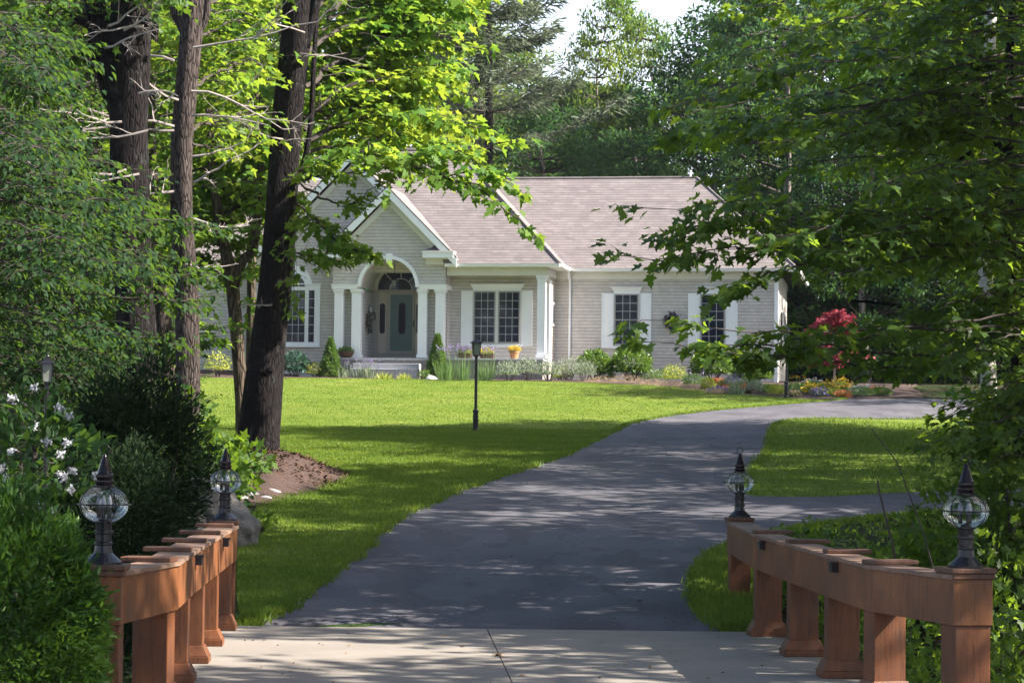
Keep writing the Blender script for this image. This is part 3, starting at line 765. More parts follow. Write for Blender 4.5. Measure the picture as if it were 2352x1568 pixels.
# belt, arch casing, keystone
mb = MB()
for a, b, i_, j_ in ((XP0 - .03, acx - aR, .03, 0), (acx + aR, XP1 + .03, 0, .03)):
    mb = MB(); mb.box(a, b, -.05, .45, zbelt0, zbelt1); mb.box(a - i_, b + j_, -.08, .45, zbelt1, zbelt1 + .03); part(mb, 'belt_board', 'white')
mb = MB(); mb.box(XP1 - .02, XP1 + .05, .455, 1.0, zbelt0, zbelt1 + .03); part(mb, 'belt_board', 'white')
casing = [(acx + aR * math.cos(t), zsp + aR * math.sin(t)) for t in np.linspace(0, math.pi, 40)] + [(acx + aI * math.cos(t), zsp + aI * math.sin(t)) for t in np.linspace(math.pi, 0, 40)]
vs = MB(); o = []
n4 = 40
for i in range(n4 - 1):
    a0, a1 = i, i + 1; b0, b1 = 2 * n4 - 1 - i, 2 * n4 - 2 - i
    q = [casing[a0], casing[a1], casing[b1], casing[b0]]
    vs.add([(p[0], -.07, p[1]) for p in q] + [(p[0], .13, p[1]) for p in q], [(0, 1, 2, 3), (7, 6, 5, 4), (0, 4, 5, 1), (2, 6, 7, 3)])
part(vs, 'arch_casing', 'white')
k0, k1, kz0, kz1 = HX(919.5, -.1), HX(935.5, -.1), HZ(629, -.1, 928), HZ(606, -.1, 928)
mb = MB(); mb.prism([(k0 + .03, kz0), (k0, kz1), (k1, kz1), (k1 - .03, kz0)], -.14, .02)
part(mb, 'keystone', 'white')
# barrel vault and recess
v = MB()
for i in range(30):
    t0_, t1_ = math.pi * i / 30, math.pi * (i + 1) / 30
    q = [(acx + aI * math.cos(t), zsp + aI * math.sin(t)) for t in (t0_, t1_)] + [(acx + (aI + .05) * math.cos(t), zsp + (aI + .05) * math.sin(t)) for t in (t1_, t0_)]
    v.add([(p[0], .131, p[1]) for p in q] + [(p[0], 2.2, p[1]) for p in q], [(3, 2, 1, 0), (4, 5, 6, 7), (1, 5, 4, 0), (3, 7, 6, 2)])
part(v, 'vault', 'vault')
zfl = HZ(856, 0, 930)                       # porch floor
dD = 2.2
# door wall
dcx = HX(958, dD, 780)
ztr = HZ(694.6, dD, 950)
mb = MB(); mb.box(acx - aI - .1, acx + aI + .1, dD, dD + .15, 0, zsp + aI + .3)
part(mb, 'entry_wall', 'taupe')
doorX0, doorX1 = HX(640 + .2126 * 1375, dD - .08), HX(640 + .2126 * 1622, dD - .08)
dz0, dz1 = HZ(600 + .2126 * 1122, dD - .08, 958), HZ(600 + .2126 * 490, dD - .08, 958)
door = MB(); door.box(doorX0 - .07, doorX1 + .07, dD - .06, dD - .005, dz0 - .1, dz1 + .08)
doorf = part(door, 'door', 'taupe')
mb = MB(); mb.box(doorX0, doorX1, dD - .075, dD - .062, dz0, dz1); part(mb, 'door_panel', 'teal', doorf)
def oval(cx, z0, z1, r, y0, y1, mat, name, parent):
    pts = [(cx + r * math.cos(t), z1 - r + r * math.sin(t)) for t in np.linspace(0, math.pi, 12)] + [(cx + r * math.cos(t), z0 + r + r * math.sin(t)) for t in np.linspace(math.pi, 2 * math.pi, 12)]
    m_ = MB(); m_.prism(pts, y0, y1); return part(m_, name, mat, parent)
ox = HX(640 + .2126 * 1507, dD - .09)
oval(ox, HZ(600 + .2126 * 935, dD - .09, 958), HZ(600 + .2126 * 580, dD - .09, 958), .125, dD - .085, dD - .078, 'glass', 'glass', doorf)
oval(ox, HZ(600 + .2126 * 940, dD - .09, 958), HZ(600 + .2126 * 575, dD - .09, 958), .145, dD - .0805, dD - .0765, 'teal', 'trim', doorf)
mb = MB(); hx_ = HX(640 + .2126 * 1638, dD - .09); mb.tube([(hx_, dD - .12, dz0 + .85), (hx_, dD - .12, dz0 + 1.1)], .018, 8); mb.tube([(hx_, dD - .12, dz0 + .98), (hx_, dD - .06, dz0 + .98)], .014, 6)
part(mb, 'handle', 'iron', doorf)
for sx in (1, -1):
    a, b = HX(640 + .2126 * 1243, dD - .05), HX(640 + .2126 * 1330, dD - .05)
    if sx < 0: a, b = 2 * dcx - b, 2 * dcx - a
    mb = MB(); mb.box(a, b, dD - .05, dD - .004, dz0 - .1, dz1 + .1); sl = part(mb, 'sidelight', 'sidelight')
    oval((a + b) / 2, dz0 + .62, dz0 + 1.72, .10, dD - .057, dD - .052, 'glass', 'glass', sl)
mb = MB(); mb.box(acx - aI, acx + aI, dD - .09, dD - .002, ztr - .06, ztr + .02); part(mb, 'door_frame', 'taupe'); mb = MB(); mb.box(acx - aI, acx + aI, dD - .2, dD - .002, zfl, zfl + .06); part(mb, 'door_sill', 'taupe')
# fanlight
fr_ = HX(640 + .2126 * 1505, dD) - HX(640 + .2126 * 1245, dD)
fan = MB(); fan.prism([(dcx + fr_ * math.cos(t), ztr + .03 + fr_ * math.sin(t)) for t in np.linspace(0, math.pi, 24)], dD - .03, dD - .004)
fn = part(fan, 'fanlight', 'glass')
mb = MB()
def arcbar(m_, cx, cz, r, w, y0, y1, a0=0.0, a1=math.pi, n=20):
    for i in range(n):
        ts = (a0 + (a1 - a0) * i / n, a0 + (a1 - a0) * (i + 1) / n)
        q = [(cx + r * math.cos(t), cz + r * math.sin(t)) for t in ts] + [(cx + (r + w) * math.cos(t), cz + (r + w) * math.sin(t)) for t in ts[::-1]]
        m_.add([(p[0], y0, p[1]) for p in q] + [(p[0], y1, p[1]) for p in q], [(3, 2, 1, 0), (4, 5, 6, 7), (1, 5, 4, 0), (3, 7, 6, 2)])
def bar(m_, xa, za, xb, zb, w, y0, y1):
    L = math.hypot(xb - xa, zb - za); nx, nz = -(zb - za) / L * w / 2, (xb - xa) / L * w / 2
    m_.prism([(xa + nx, za + nz), (xb + nx, zb + nz), (xb - nx, zb - nz), (xa - nx, za - nz)], y0, y1)
arcbar(mb, dcx, ztr + .03, fr_ * .45, .03, dD - .05, dD - .031)
for a in (.25, .5, .75):
    bar(mb, dcx + fr_ * .46 * math.cos(math.pi * a), ztr + .03 + fr_ * .46 * math.sin(math.pi * a), dcx + fr_ * math.cos(math.pi * a), ztr + .03 + fr_ * math.sin(math.pi * a), .03, dD - .048, dD - .031)
part(mb, 'muntin', 'muntin', fn)
mb = MB(); arcbar(mb, dcx, ztr + .03, fr_, .12, dD - .08, dD - .003); part(mb, 'arch_trim', 'vault', fn)
# columns
def column(px0, px1, py_t, py_b, d, name='column'):
    a, b = HX(px0, d), HX(px1, d); c = (a + b) / 2; w = (b - a) / 2
    z0, z1 = HZ(py_b, d, (px0 + px1) / 2), HZ(py_t, d, (px0 + px1) / 2)
    m_ = MB(); m_.box(c - w, c + w, d, d + 2 * w, z0 + .12, z1 - .14)
    col = part(m_, name, 'white', bevel=.008)
    k = MB(); k.box(c - w - .02, c + w + .02, d - .02, d + 2 * w + .02, z1 - .14, z1 - .09); k.box(c - w - .045, c + w + .045, d - .045, d + 2 * w + .045, z1 - .085, z1 - .003)
    part(k, 'capital', 'white', col)
    k = MB(); k.box(c - w - .03, c + w + .03, d - .03, d + 2 * w + .03, z0, z0 + .12); part(k, 'base', 'white', col)
for a, b in ((798, 818.6), (839.4, 861), (998, 1018.4), (1039.7, 1061)):
    column(a, b, 691, 855, .02)
column(1283, 1303, 658, 855, .15)
# eave returns and frieze blocks of the portico gable
for s in (1, -1):
    a, b = HX(640 + .2126 * 1740, -.4, 610), HX(640 + .2126 * 2085, -.4, 610)
    if s < 0: a, b = 2 * px_ - b, 2 * px_ - a
    z0, z1 = HZ(340 + .2126 * 1297, -.4, 1050), HZ(340 + .2126 * 1238, -.4, 1050)
    m_ = MB(); m_.box(a, b, -.42, -.002, z0, z1); m_.box(a - .03, b + .03, -.45, -.002, z1, z1 + .035); rt = part(m_, 'eave_return', 'white')
    m_ = MB(); m_.add([(a, -.44, z1 + .037), (b, -.44, z1 + .037), (b, -.004, z1 + .037), (a, -.004, z1 + .037), (a + .25, -.06, z1 + .2), (b - .25, -.06, z1 + .2), (b - .25, -.004, z1 + .2), (a + .25, -.004, z1 + .2)],
                      [(0, 1, 5, 4), (1, 2, 6, 5), (3, 0, 4, 7), (4, 5, 6, 7)]); part(m_, 'return_roof', 'roof', rt)
    fa, fb = (HX(640 + .2126 * 1800, -.1), HX(640 + .2126 * 2030, -.1))
    if s < 0: fa, fb = 2 * px_ - fb, 2 * px_ - fa
    m_ = MB(); m_.prism([(fa, z1 + .1), (fb, z1 + .12), ((fa + fb) / 2 + s * -.0, z1 + .46)], -.075, -.055); part(m_, 'flashing', 'flash', rt)
    ba, bb = HX(640 + .2126 * 1770, -.03), XP1 + .01
    if s < 0: ba, bb = XP0 - .01, 2 * px_ - ba - .15
    m_ = MB(); m_.box(ba, bb, -.06, -.002, HZ(340 + .2126 * 1375, -.03, 1050), z0 - .003); part(m_, 'frieze_block', 'frieze', rt)
# porch beam, gutter, soffit (right of the portico)
zg0 = HZ(638.5, -.2, 1200); zf0 = HZ(658, .15, 1200)
cR = HX(1303, .15) + .06
mb = MB(); mb.box(XP1 + .02, cR, .15, .45, zf0, zg0 + .02); mb.box(cR - .3, cR, .451, 2.4, zf0, zg0 + .02)
part(mb, 'porch_beam', 'frieze')
def gutter(pts, zt_, zb_, name='gutter'):
    m_ = MB()
    for (xa, ya), (xb, yb) in zip(pts, pts[1:]):
        dx, dy = xb - xa, yb - ya; L = math.hypot(dx, dy); nx, ny = dy / L, -dx / L
        m_.add([(xa, ya, zb_), (xb, yb, zb_), (xb + nx * .09, yb + ny * .09, zb_ + .02), (xa + nx * .09, ya + ny * .09, zb_ + .02),
                (xa, ya, zt_), (xb, yb, zt_), (xb + nx * .12, yb + ny * .12, zt_), (xa + nx * .12, ya + ny * .12, zt_)],
               [(0, 3, 2, 1), (4, 5, 6, 7), (0, 1, 5, 4), (1, 2, 6, 5), (2, 3, 7, 6), (3, 0, 4, 7)])
    return part(m_, name, 'white')
gutter([(XP1 + .02, -.2), (xr, -.2)], ze - .02, zg0)
gutter([(xr, -.2), (xr, dw - .02)], ze - .02, zg0)
gutter([(xr + .14, dw), (x1, dw)], ze - .02, zg0); gutter([(x1, dw), (x1, dw + 2 * run)], ze - .02, zg0)
mb = MB(); mb.box(XP1 + .02, xr, -.198, 1.0, zg0 + .022, zg0 + .05); mb.box(cR, xr, 1.002, dw + .3, zg0 + .022, zg0 + .05)
mb.box(xr - .5, x1 - .005, dw + .002, 2.4, zg0 + .024, zg0 + .052); part(mb, 'soffit', 'frieze')
# house walls
xbr = HX(1311.7, 1.0)
zbot = -.35
def wall(x0_, x1_, d0, d1, z0_, z1_, mat='siding', name='wall'):
    m_ = MB(); m_.box(x0_, x1_, d0, d1, z0_, z1_); return part(m_, name, mat)
wall(XP1 + .001, xbr, 1.0, 1.15, zfl - .1, zg0 + .02)
wall(xbr - .15, xbr - .001, 1.151, 2.4, zbot, zg0 + .02)
xw1 = HX(1858, 2.4)
wall(xbr - .4, xw1, 2.401, 2.55, zbot, zg0 + .02)
wall(xw1 - .15, xw1 - .001, 2.551, 9.4, zbot, zg0 + .02)
xgL = HX(606, 1.0)
# big gable wall
mb = MB(); zpk = gz - .35
mb.prism([(xgL, zbot), (xgL, zpk - (gx - xgL)), (gx, zpk), (XP1, zpk - (XP1 - gx)), (XP1, zbelt1 + .5), (XP0 + .1, zbelt1 + .5), (XP0 + .1, zbot)], 1.0, 1.12)
part(mb, 'gable_wall', 'siding')
xl0 = HX(430, 2.4)
wall(xgL - .001 - .15, xgL - .001, 1.0, 2.6, zbot, zg0)
wall(xl0, xgL - .15, 2.4, 2.55, zbot, zg0 + .02)
wall(xl0 + .001, xl0 + .15, 2.551, 9.4, zbot, zg0 + .02)
# friezes on the wings, corner boards
mb = MB(); zf1 = HZ(667, 2.37, 1500)
mb.box(xbr + .001, xw1 + .03, 2.36, 2.399, zf1, zg0 + .0215); mb.box(xw1 + .001, xw1 + .03, 2.4, 9.4, zf1, zg0 + .0215)
part(mb, 'frieze', 'frieze'); mb = MB(); mb.box(xl0 - .03, xgL - .16, 2.36, 2.399, zf1, zg0 + .0215)
part(mb, 'frieze', 'frieze')
mb = MB(); mb.box(xw1 - .11, xw1 + .026, 2.372, 2.3985, zbot, zf1 - .003); mb.box(xw1 + .001, xw1 + .026, 2.4, 2.6, zbot, zf1 - .003)
part(mb, 'corner_board', 'white')
mb = MB(); mb.box(xbr - .06, xbr + .024, .975, .998, zfl, zf0); mb.box(xbr + .0015, xbr + .024, .9985, 1.55, zfl, zf0 - .1)
part(mb, 'corner_board', 'white')
# side window on the short return wall, and one on the right side wall
def sidewin(x, d0, d1, z0_, z1_):
    m_ = MB(); m_.box(x + .001, x + .04, d0, d1, z0_, z1_); fr0 = part(m_, 'window', 'white')
    m_ = MB(); m_.box(x + .0405, x + .045, d0 + .09, d1 - .09, z0_ + .09, z1_ - .09); part(m_, 'glass', 'glass', fr0)
sidewin(xbr, 1.6, 2.2, zfl + 1.25, zfl + 2.1)
sidewin(xw1, 4.0, 5.1, zfl + .3, zfl + 2.0)
sidewin(xw1, 6.6, 7.7, zfl + .3, zfl + 2.0)
# foundation
mb = MB(); mb.box(xbr - .4, xw1 - .02, 2.42, 2.54, zbot - .5, zbot - .002); part(mb, 'foundation', 'stone')
# windows
def window(L, R_, yt, yb, d, cols, rows, meet=None, dcas=.0, name='window', crown=None, sill=None, units=None):
    """double-hung window; L,R in source px, units = list of sash px ranges"""
    xa, xb = HX(L, d), HX(R_, d); pxm = (L + R_) / 2
    z1_, z0_ = HZ(yt, d, pxm), HZ(yb, d, pxm)
    f_ = MB(); cw = .05
    f_.box(xa, xb, d - .05, d - .001, z0_, z1_)
    w_ = part(f_, name, 'frieze')
    for (u0, u1) in units:
        a, b = HX(u0, d), HX(u1, d)
        s_ = MB(); zs0, zs1 = z0_ + .06, z1_ - .02; t = .045
        zm = (zs0 + zs1) / 2 - .01
        s_.box(a, a + t, d - .07, d - .0505, zs0, zs1); s_.box(b - t, b, d - .07, d - .0505, zs0, zs1)
        s_.box(a + t, b - t, d - .07, d - .0505, zs0, zs0 + t * 1.3); s_.box(a + t, b - t, d - .07, d - .0505, zs1 - t, zs1)
        s_.box(a + t, b - t, d - .075, d - .0505, zm - .022, zm + .022)
        sash = part(s_, 'sash', 'sash', w_)
        g_ = MB(); g_.box(a + t, b - t, d - .058, d - .0515, zs0 + t, zs1 - t); part(g_, 'glass', 'glass', w_)
        mu = MB(); x0_, x1_ = a + t, b - t
        for i in range(1, cols):
            xx = x0_ + (x1_ - x0_) * i / cols
            mu.box(xx - .007, xx + .007, d - .066, d - .0585, zs0 + t, zm - .023); mu.box(xx - .007, xx + .007, d - .066, d - .0585, zm + .023, zs1 - t)
        for za, zb in ((zs0 + t, zm - .022), (zm + .022, zs1 - t)):
            for j in range(1, rows // 2):
                zz = za + (zb - za) * j / (rows // 2)
                mu.box(x0_, x1_, d - .068, d - .0605, zz - .007, zz + .007)
        part(mu, 'muntin', 'muntin', w_)
    if crown:
        c0, c1, cy = crown
        ca, cb2, cz = HX(c0, d - .1), HX(c1, d - .1), HZ(cy, d - .1, pxm)
        m_ = MB(); n = 5
        for i in range(n):
            f0 = (i / n) ** 1.6; zz0 = z1_ + (cz - z1_) * i / n; zz1 = z1_ + (cz - z1_) * (i + 1) / n
            m_.box(xa - (xa - ca) * f0, xb + (cb2 - xb) * f0, d - .03 - .1 * f0, d - .001, zz0 + .0005, zz1)
        m_.box(ca - .01, cb2 + .01, d - .145, d - .001, cz + .0005, cz + .025)
        part(m_, 'head_crown', 'white', w_)
    m_ = MB(); m_.box(xa - .03, xb + .03, d - .09, d - .001, z0_ - .06, z0_ - .001); part(m_, 'sill', 'white', w_)
    return w_
def shutter(p0, p1, yt, yb, d):
    xa, xb = HX(p0, d), HX(p1, d); z1_, z0_ = HZ(yt, d, p0), HZ(yb, d, p0)
    m_ = MB(); m_.box(xa, xb, d - .03, d - .001, z0_, z1_)
    t = .05; zm = (z0_ + z1_) / 2
    m_.box(xa, xa + t, d - .045, d - .0305, z0_, z1_); m_.box(xb - t, xb, d - .045, d - .0305, z0_, z1_)
    for a, b in ((z0_, z0_ + .08), (zm - .04, zm + .04), (z1_ - .06, z1_)): m_.box(xa + t, xb - t, d - .045, d - .0305, a, b)
    m_.box(xa + t + .035, xb - t - .035, d - .038, d - .0305, z0_ + .115, zm - .075); m_.box(xa + t + .035, xb - t - .035, d - .038, d - .0305, zm + .075, z1_ - .095)
    part(m_, 'shutter', 'white')
k = .2126
window(1080 + k * 235, 1080 + k * 775, 600 + k * 447, 600 + k * 1058, 1.0, 3, 6, crown=(1080 + k * 203, 1080 + k * 810, 600 + k * 378), units=[(1080 + k * 246, 1080 + k * 490), (1080 + k * 522, 1080 + k * 766)])
shutter(1080 + k * 103, 1080 + k * 232, 600 + k * 445, 600 + k * 1065, 1.0); shutter(1080 + k * 781, 1080 + k * 906, 600 + k * 445, 600 + k * 1068, 1.0)
window(1080 + k * 1822, 1080 + k * 2112, 600 + k * 478, 600 + k * 1078, 2.4, 3, 6, crown=(1080 + k * 1780, 1080 + k * 2143, 600 + k * 412), units=[(1080 + k * 1827, 1080 + k * 2098)])
shutter(1080 + k * 1684, 1080 + k * 1818, 600 + k * 477, 600 + k * 1090, 2.4); shutter(1080 + k * 2118, 1080 + k * 2240, 600 + k * 477, 600 + k * 1090, 2.4)
window(1480 + k * 910, 1480 + k * 1197, 600 + k * 478, 600 + k * 1080, 2.4, 3, 6, crown=(1480 + k * 870, 1480 + k * 1237, 600 + k * 412), units=[(1480 + k * 917, 1480 + k * 1190)])
shutter(1480 + k * 774, 1480 + k * 906, 600 + k * 477, 600 + k * 1090, 2.4); shutter(1480 + k * 1200, 1480 + k * 1330, 600 + k * 477, 600 + k * 1090, 2.4)
# arched triple window in the gable wall
d = 1.0; wc = 700.0
def X_(z): return HX(640 + k * z, d, 760)
def Z_(z): return HZ(600 + k * z, d, 700)
mb = MB(); zb_, zt_ = Z_(1062), Z_(378)
mb.box(X_(-26), X_(590), d - .04, d - .001, zb_, zt_); mb.box(X_(-36), X_(600), d - .08, d - .001, zt_ + .0005, zt_ + .04)
R1 = X_(418) - X_(282); cxw = X_(282); zsw = Z_(400)
mb.prism([(cxw + (R1 + .26) * math.cos(t), zt_ + .041 - .1 + (R1 + .30) * math.sin(t)) for t in np.linspace(.12, math.pi - .12, 28)], d - .0385, d - .0012)
pw = part(mb, 'arched_window', 'white')
g_ = MB(); g_.prism([(cxw + R1 * math.cos(t), zsw + .0 + R1 * math.sin(t)) for t in np.linspace(0, math.pi, 24)], d - .055, d - .0405); part(g_, 'fanlight', 'glass', pw)
mu = MB(); arcbar(mu, cxw, zsw, R1 * .48, .018, d - .063, d - .0555)
for a in (.25, .5, .75): bar(mu, cxw + R1 * .5 * math.cos(math.pi * a), zsw + R1 * .5 * math.sin(math.pi * a), cxw + R1 * math.cos(math.pi * a), zsw + R1 * math.sin(math.pi * a), .018, d - .062, d - .0555)
arcbar(mu, cxw, zsw, R1, .05, d - .07, d - .041)
part(mu, 'muntin', 'white', pw)
for (u0, u1, cols, rows) in ((146, 418, 4, 6), (462, 525, 1, 6), (39, 102, 1, 6)):
    g_ = MB(); g_.box(X_(u0), X_(u1), d - .05, d - .041, Z_(1022), Z_(442)); gl = part(g_, 'glass', 'glass', pw)
    mu = MB()
    za, zc = Z_(1022), Z_(442)
    for i in range(1, cols): xx = X_(u0 + (u1 - u0) * i / cols); mu.box(xx - .009, xx + .009, d - .058, d - .0505, za, zc)
    for j in range(1, rows):
        zz = za + (zc - za) * j / rows; t = .02 if j == 3 and cols > 1 else .009
        mu.box(X_(u0), X_(u1), d - .061, d - .0585, zz - t, zz + t)
    part(mu, 'muntin', 'muntin', pw)
mb = MB(); mb.box(X_(-36), X_(598), d - .1, d - .001, zb_ - .06, zb_ - .001); part(mb, 'sill', 'white', pw)
# downspout
def downspout(px, d, y0, y1):
    x = HX(px, d); m_ = MB(); zt2 = zg0 + .02
    m_.tube([(x, d - .42, zt2), (x, d - .40, zt2 - .12), (x, d - .07, zt2 - .32), (x, d - .06, zt2 - .45), (x, d - .06, zbot + .1), (x + .05, d - .2, zbot)], .042, 6)
    part(m_, 'downspout', 'white')
downspout(1080 + k * 1326, 2.4, 0, 0)
# porch floor, stonework, steps
pX0, pX1 = HX(775, 0), xbr + .02
mb = MB(); mb.box(acx - aI - .02, acx + aI + .02, .421, dD, zfl - .1, zfl - .002); mb.box(XP0 - .2, pX1, -.32, .42, zfl - .075, zfl); mb.box(XP1, pX1, .4205, 1.0, zfl - .075, zfl - .001)
part(mb, 'porch_floor', 'granite', bevel=.01)
mb = MB(); mb.box(XP0 - .17, pX1 - .03, -.29, .6, zbot - .4, zfl - .076); part(mb, 'porch_base', 'stone')
s1, s2 = HX(640 + k * 960, -.7), HX(640 + k * 1710, -.7)
s3, s4 = HX(640 + k * 930, -1.1), HX(640 + k * 1688, -1.1)
mb = MB(); mb.box(s1, s2, -.72, -.292, zbot - .3, HZ(600 + k * 1262, -.7, 920)); mb.box(s3, s4, -1.12, -.722, zbot - .3, HZ(600 + k * 1322, -1.1, 920))
part(mb, 'step', 'granite', bevel=.015)
# vent pipe on the wing ridge
mb = MB(); mb.lathe([(.04, -.2), (.04, .22), (.06, .24), (.06, .27)], (HX(1647, dw + run), dw + run, zw), 8); part(mb, 'vent_pipe', 'frieze')

# things fixed to or standing at the house
def house_world(x, d_, z): 
    p = HO + ex * x + ed * d_; return (float(p[0]), float(p[1]), float(GZ + z))
def lantern_box(parent, w, h, z0=0.0, glass='frost'):
    m_ = MB()
    for sx in (-1, 1):
        for sy in (-1, 1): m_.box(sx * w - .008, sx * w + .008, sy * w - .008, sy * w + .008, z0, z0 + h)
    m_.box(-w - .012, w + .012, -w - .012, w + .012, z0 - .015, z0); part(m_, 'cage', 'iron', parent)
    m_ = MB(); m_.box(-w + .009, w - .009, -w + .009, w - .009, z0 + .001, z0 + h - .002); part(m_, 'glass', glass, parent)
    m_ = MB(); W2 = w * 1.7
    m_.add([(-W2, -W2, z0 + h), (W2, -W2, z0 + h), (W2, W2, z0 + h), (-W2, W2, z0 + h), (-w * .5, -w * .5, z0 + h + w * .8), (w * .5, -w * .5, z0 + h + w * .8), (w * .5, w * .5, z0 + h + w * .8), (-w * .5, w * .5, z0 + h + w * .8), (0, 0, z0 + h + w * 1.5)],
           [(0, 3, 2, 1), (0, 1, 5, 4), (1, 2, 6, 5), (2, 3, 7, 6), (3, 0, 4, 7), (4, 5, 8), (5, 6, 8), (6, 7, 8), (7, 4, 8)]); part(m_, 'cap', 'iron', parent)
lx, lz = HP(640 + k * 1425, 600 + k * 400, 1.0)
t = empty('hanging_lantern', house_world(lx, 1.0, lz), -TH, 'square pendant lantern hanging under the entry arch before the fanlight', 'lantern')
lantern_box(t, .075, .22)
mb = MB(); mb.tube([(0, 0, .3), (0, 0, 1.05)], .01, 6); part(mb, 'chain', 'iron', t)
lx = acx - aI
t = empty('wall_lantern', house_world(lx + .1, 1.62, zfl + 1.45), -TH, 'small black wall lantern on a white plate left of the teal door', 'lantern')
lantern_box(t, .06, .2)
mb = MB(); mb.box(-.098, -.07, -.12, .12, -.12, .42); part(mb, 'back_plate', 'white', t)
mb = MB(); mb.box(-.1, -.085, -.28, .28, -.07, .07); t = part(mb, 'house_sign', 'flash', None)
t.location = house_world(lx + .1, 1.55, zfl + 1.02); t.rotation_euler = (0, 0, -TH); tag(t, 'small dark plaque on the entry side wall below the wall lantern', 'sign')
rng = np.random.default_rng(77)
f_ = Fol(); cloud(f_, rng, (0, 0, 0), (.06, .11, .42), 260, .09, .2)
t = f_.crown(M['twig'], OVAL, None, 'door_swag'); t.location = house_world(lx + .12, .85, zfl + 1.35); t.rotation_euler = (0, 0, -TH)
tag(t, 'long dark hanging swag on the siding just behind the left entry column', 'swag')
wx, wz = HP(1480 + k * 590, 600 + k * 790, 2.3)
f_ = Fol(); u = np.linspace(0, 2 * math.pi, 420); u = u + rng.normal(0, .05, 420)
P = np.stack([.2 * np.cos(u), rng.normal(0, .05, 420), .24 * np.sin(u)], 1) + rng.normal(0, .05, (420, 3))
f_.leaves(P, rng.normal(0, 1, (420, 3)), rng.normal(0, 1, (420, 3)), rng.uniform(.05, .12, 420))
M['wreath'] = leafmat("dark purple wreath", (.02, .015, .04), (.05, .03, .08), (.03, .02, .05), .1)
t = f_.crown(M['wreath'], OVAL, None, 'wreath'); t.location = house_world(wx, 2.28, wz); t.rotation_euler = (0, 0, -TH)
tag(t, 'dark purple dried wreath on the siding between the two single windows', 'wreath')

# ------------------------------------------------------------------ bridge deck and railings
BA = math.radians(3.35)
bx_ = np.array([math.cos(BA), math.sin(BA)]); by_ = np.array([-math.sin(BA), math.cos(BA)])   # across / along the bridge
def flat_at(x, y, z):
    d = ray(x, y); t = (z - CAMZ) / d[2]; return np.array([d[0] * t, d[1] * t, z])
RT = .82
Rin = [flat_at(x, y, RT) for x, y in [(1672, 1198), (1730, 1225), (1807, 1247), (1893, 1271), (1991, 1297), (2192, 1322)]]
Lin = [flat_at(x, y, RT) for x, y in [(545, 1207), (497, 1234), (450, 1262), (409, 1290), (284, 1313)]]
deck_end = 19.15
def deckpoly():
    yb = -6.0
    r = [(p[0] + .28, p[1]) for p in Rin]; l = [(p[0] - .28, p[1]) for p in Lin]
    rr = [(G(1655, 1452)[0] + .5, deck_end)] + r[1:] + [(r[-1][0] + .5, 9.0), (r[-1][0] + .5, yb)]
    ll = [(G(520, 1445)[0] - .1, deck_end)] + l[1:] + [(l[-1][0] - .5, 9.0), (l[-1][0] - .5, yb)]
    return rr, ll
rr, ll = deckpoly()
P_ = ll[::-1] + rr
def plan_slab(name, P_, z0, z1, mat, kind=None):
    n = len(P_); m_ = MB()
    m_.add([(p[0], p[1], z1) for p in P_] + [(p[0], p[1], z0) for p in P_], [tuple(range(n)), tuple(range(2 * n - 1, n - 1, -1))] + [(i, i + n, (i + 1) % n + n, (i + 1) % n) for i in range(n)])
    o = m_.build(name, mat)
    me = o.data
    import bmesh as _b
    bm = _b.new(); bm.from_mesh(me); _b.ops.recalc_face_normals(bm, faces=bm.faces); bm.to_mesh(me); bm.free()
    if kind: o['kind'] = kind
    return o
# two slabs with the joint the photo shows, running towards the camera
jt = [flat_at(1118, 1446, 0), flat_at(1175, 1568, 0)]
jd = nrm(np.array([jt[1] - jt[0]]))[0]
j0 = jt[0] + jd * ((deck_end - jt[0][1]) / jd[1]); j1 = jt[0] + jd * ((-6.0 - jt[0][1]) / jd[1])
g_ = .004
plan_slab('bridge_deck', ll[::-1] + [(j0[0] - g_, deck_end), (j1[0] - g_, -6.0)], -.35, .012, M['concrete'], 'structure')
plan_slab('bridge_deck', [(j1[0] + g_, -6.0), (j0[0] + g_, deck_end)] + rr, -.35, .012, M['concrete'], 'structure')
plan_slab('bridge_abutment', [(ll[0][0] + .05, 17.4), (rr[0][0] - .05, 17.4), (rr[0][0] - .05, 19.0), (ll[0][0] + .05, 19.0)], -1.6, -.352, M['stone'], 'structure')
q = flat_at(1143, 1503, .012)
f_ = Fol(); f_.leaves(np.array([q, q + (0.03, -.05, .004), q + (-.03, -.09, .004)]), np.array([[.3, -1, .5], [-.4, -1, .1], [1, .2, .3]]), np.array([[0, -.6, 1.], [0.2, -.5, 1], [0, 0, 1.]]), np.array([.11, .09, .07]))
M['deadleaf'] = simple("dry brown leaf", (.25, .14, .06), (.14, .07, .03), 30, .8, 0)
t = f_.crown(M['deadleaf'], MAPLE8, None, 'fallen_leaf'); tag(t, 'curled brown leaf caught in the joint of the bridge deck', 'leaf')

def offset(line, dist):
    out = []
    for i, p in enumerate(line):
        a = line[max(i - 1, 0)][:2]; b = line[min(i + 1, len(line) - 1)][:2]
        t = (b - a) / np.linalg.norm(b - a); nvec = np.array([-t[1], t[0]])
        out.append(p[:2] + nvec * dist)
    return out
def strip(m_, A, B, z0, z1):
    n = len(A)
    vs = [(p[0], p[1], z0) for p in A] + [(p[0], p[1], z0) for p in B] + [(p[0], p[1], z1) for p in A] + [(p[0], p[1], z1) for p in B]
    fs = []
    for i in range(n - 1):
        fs += [(i, n + i, n + i + 1, i + 1), (2 * n + i, 2 * n + i + 1, 3 * n + i + 1, 3 * n + i), (i, i + 1, 2 * n + i + 1, 2 * n + i), (n + i, 3 * n + i, 3 * n + i + 1, n + i + 1)]
    fs += [(0, 2 * n, 3 * n, n), (n - 1, 2 * n - 1, 4 * n - 1, 3 * n - 1)]
    m_.add(vs, fs)
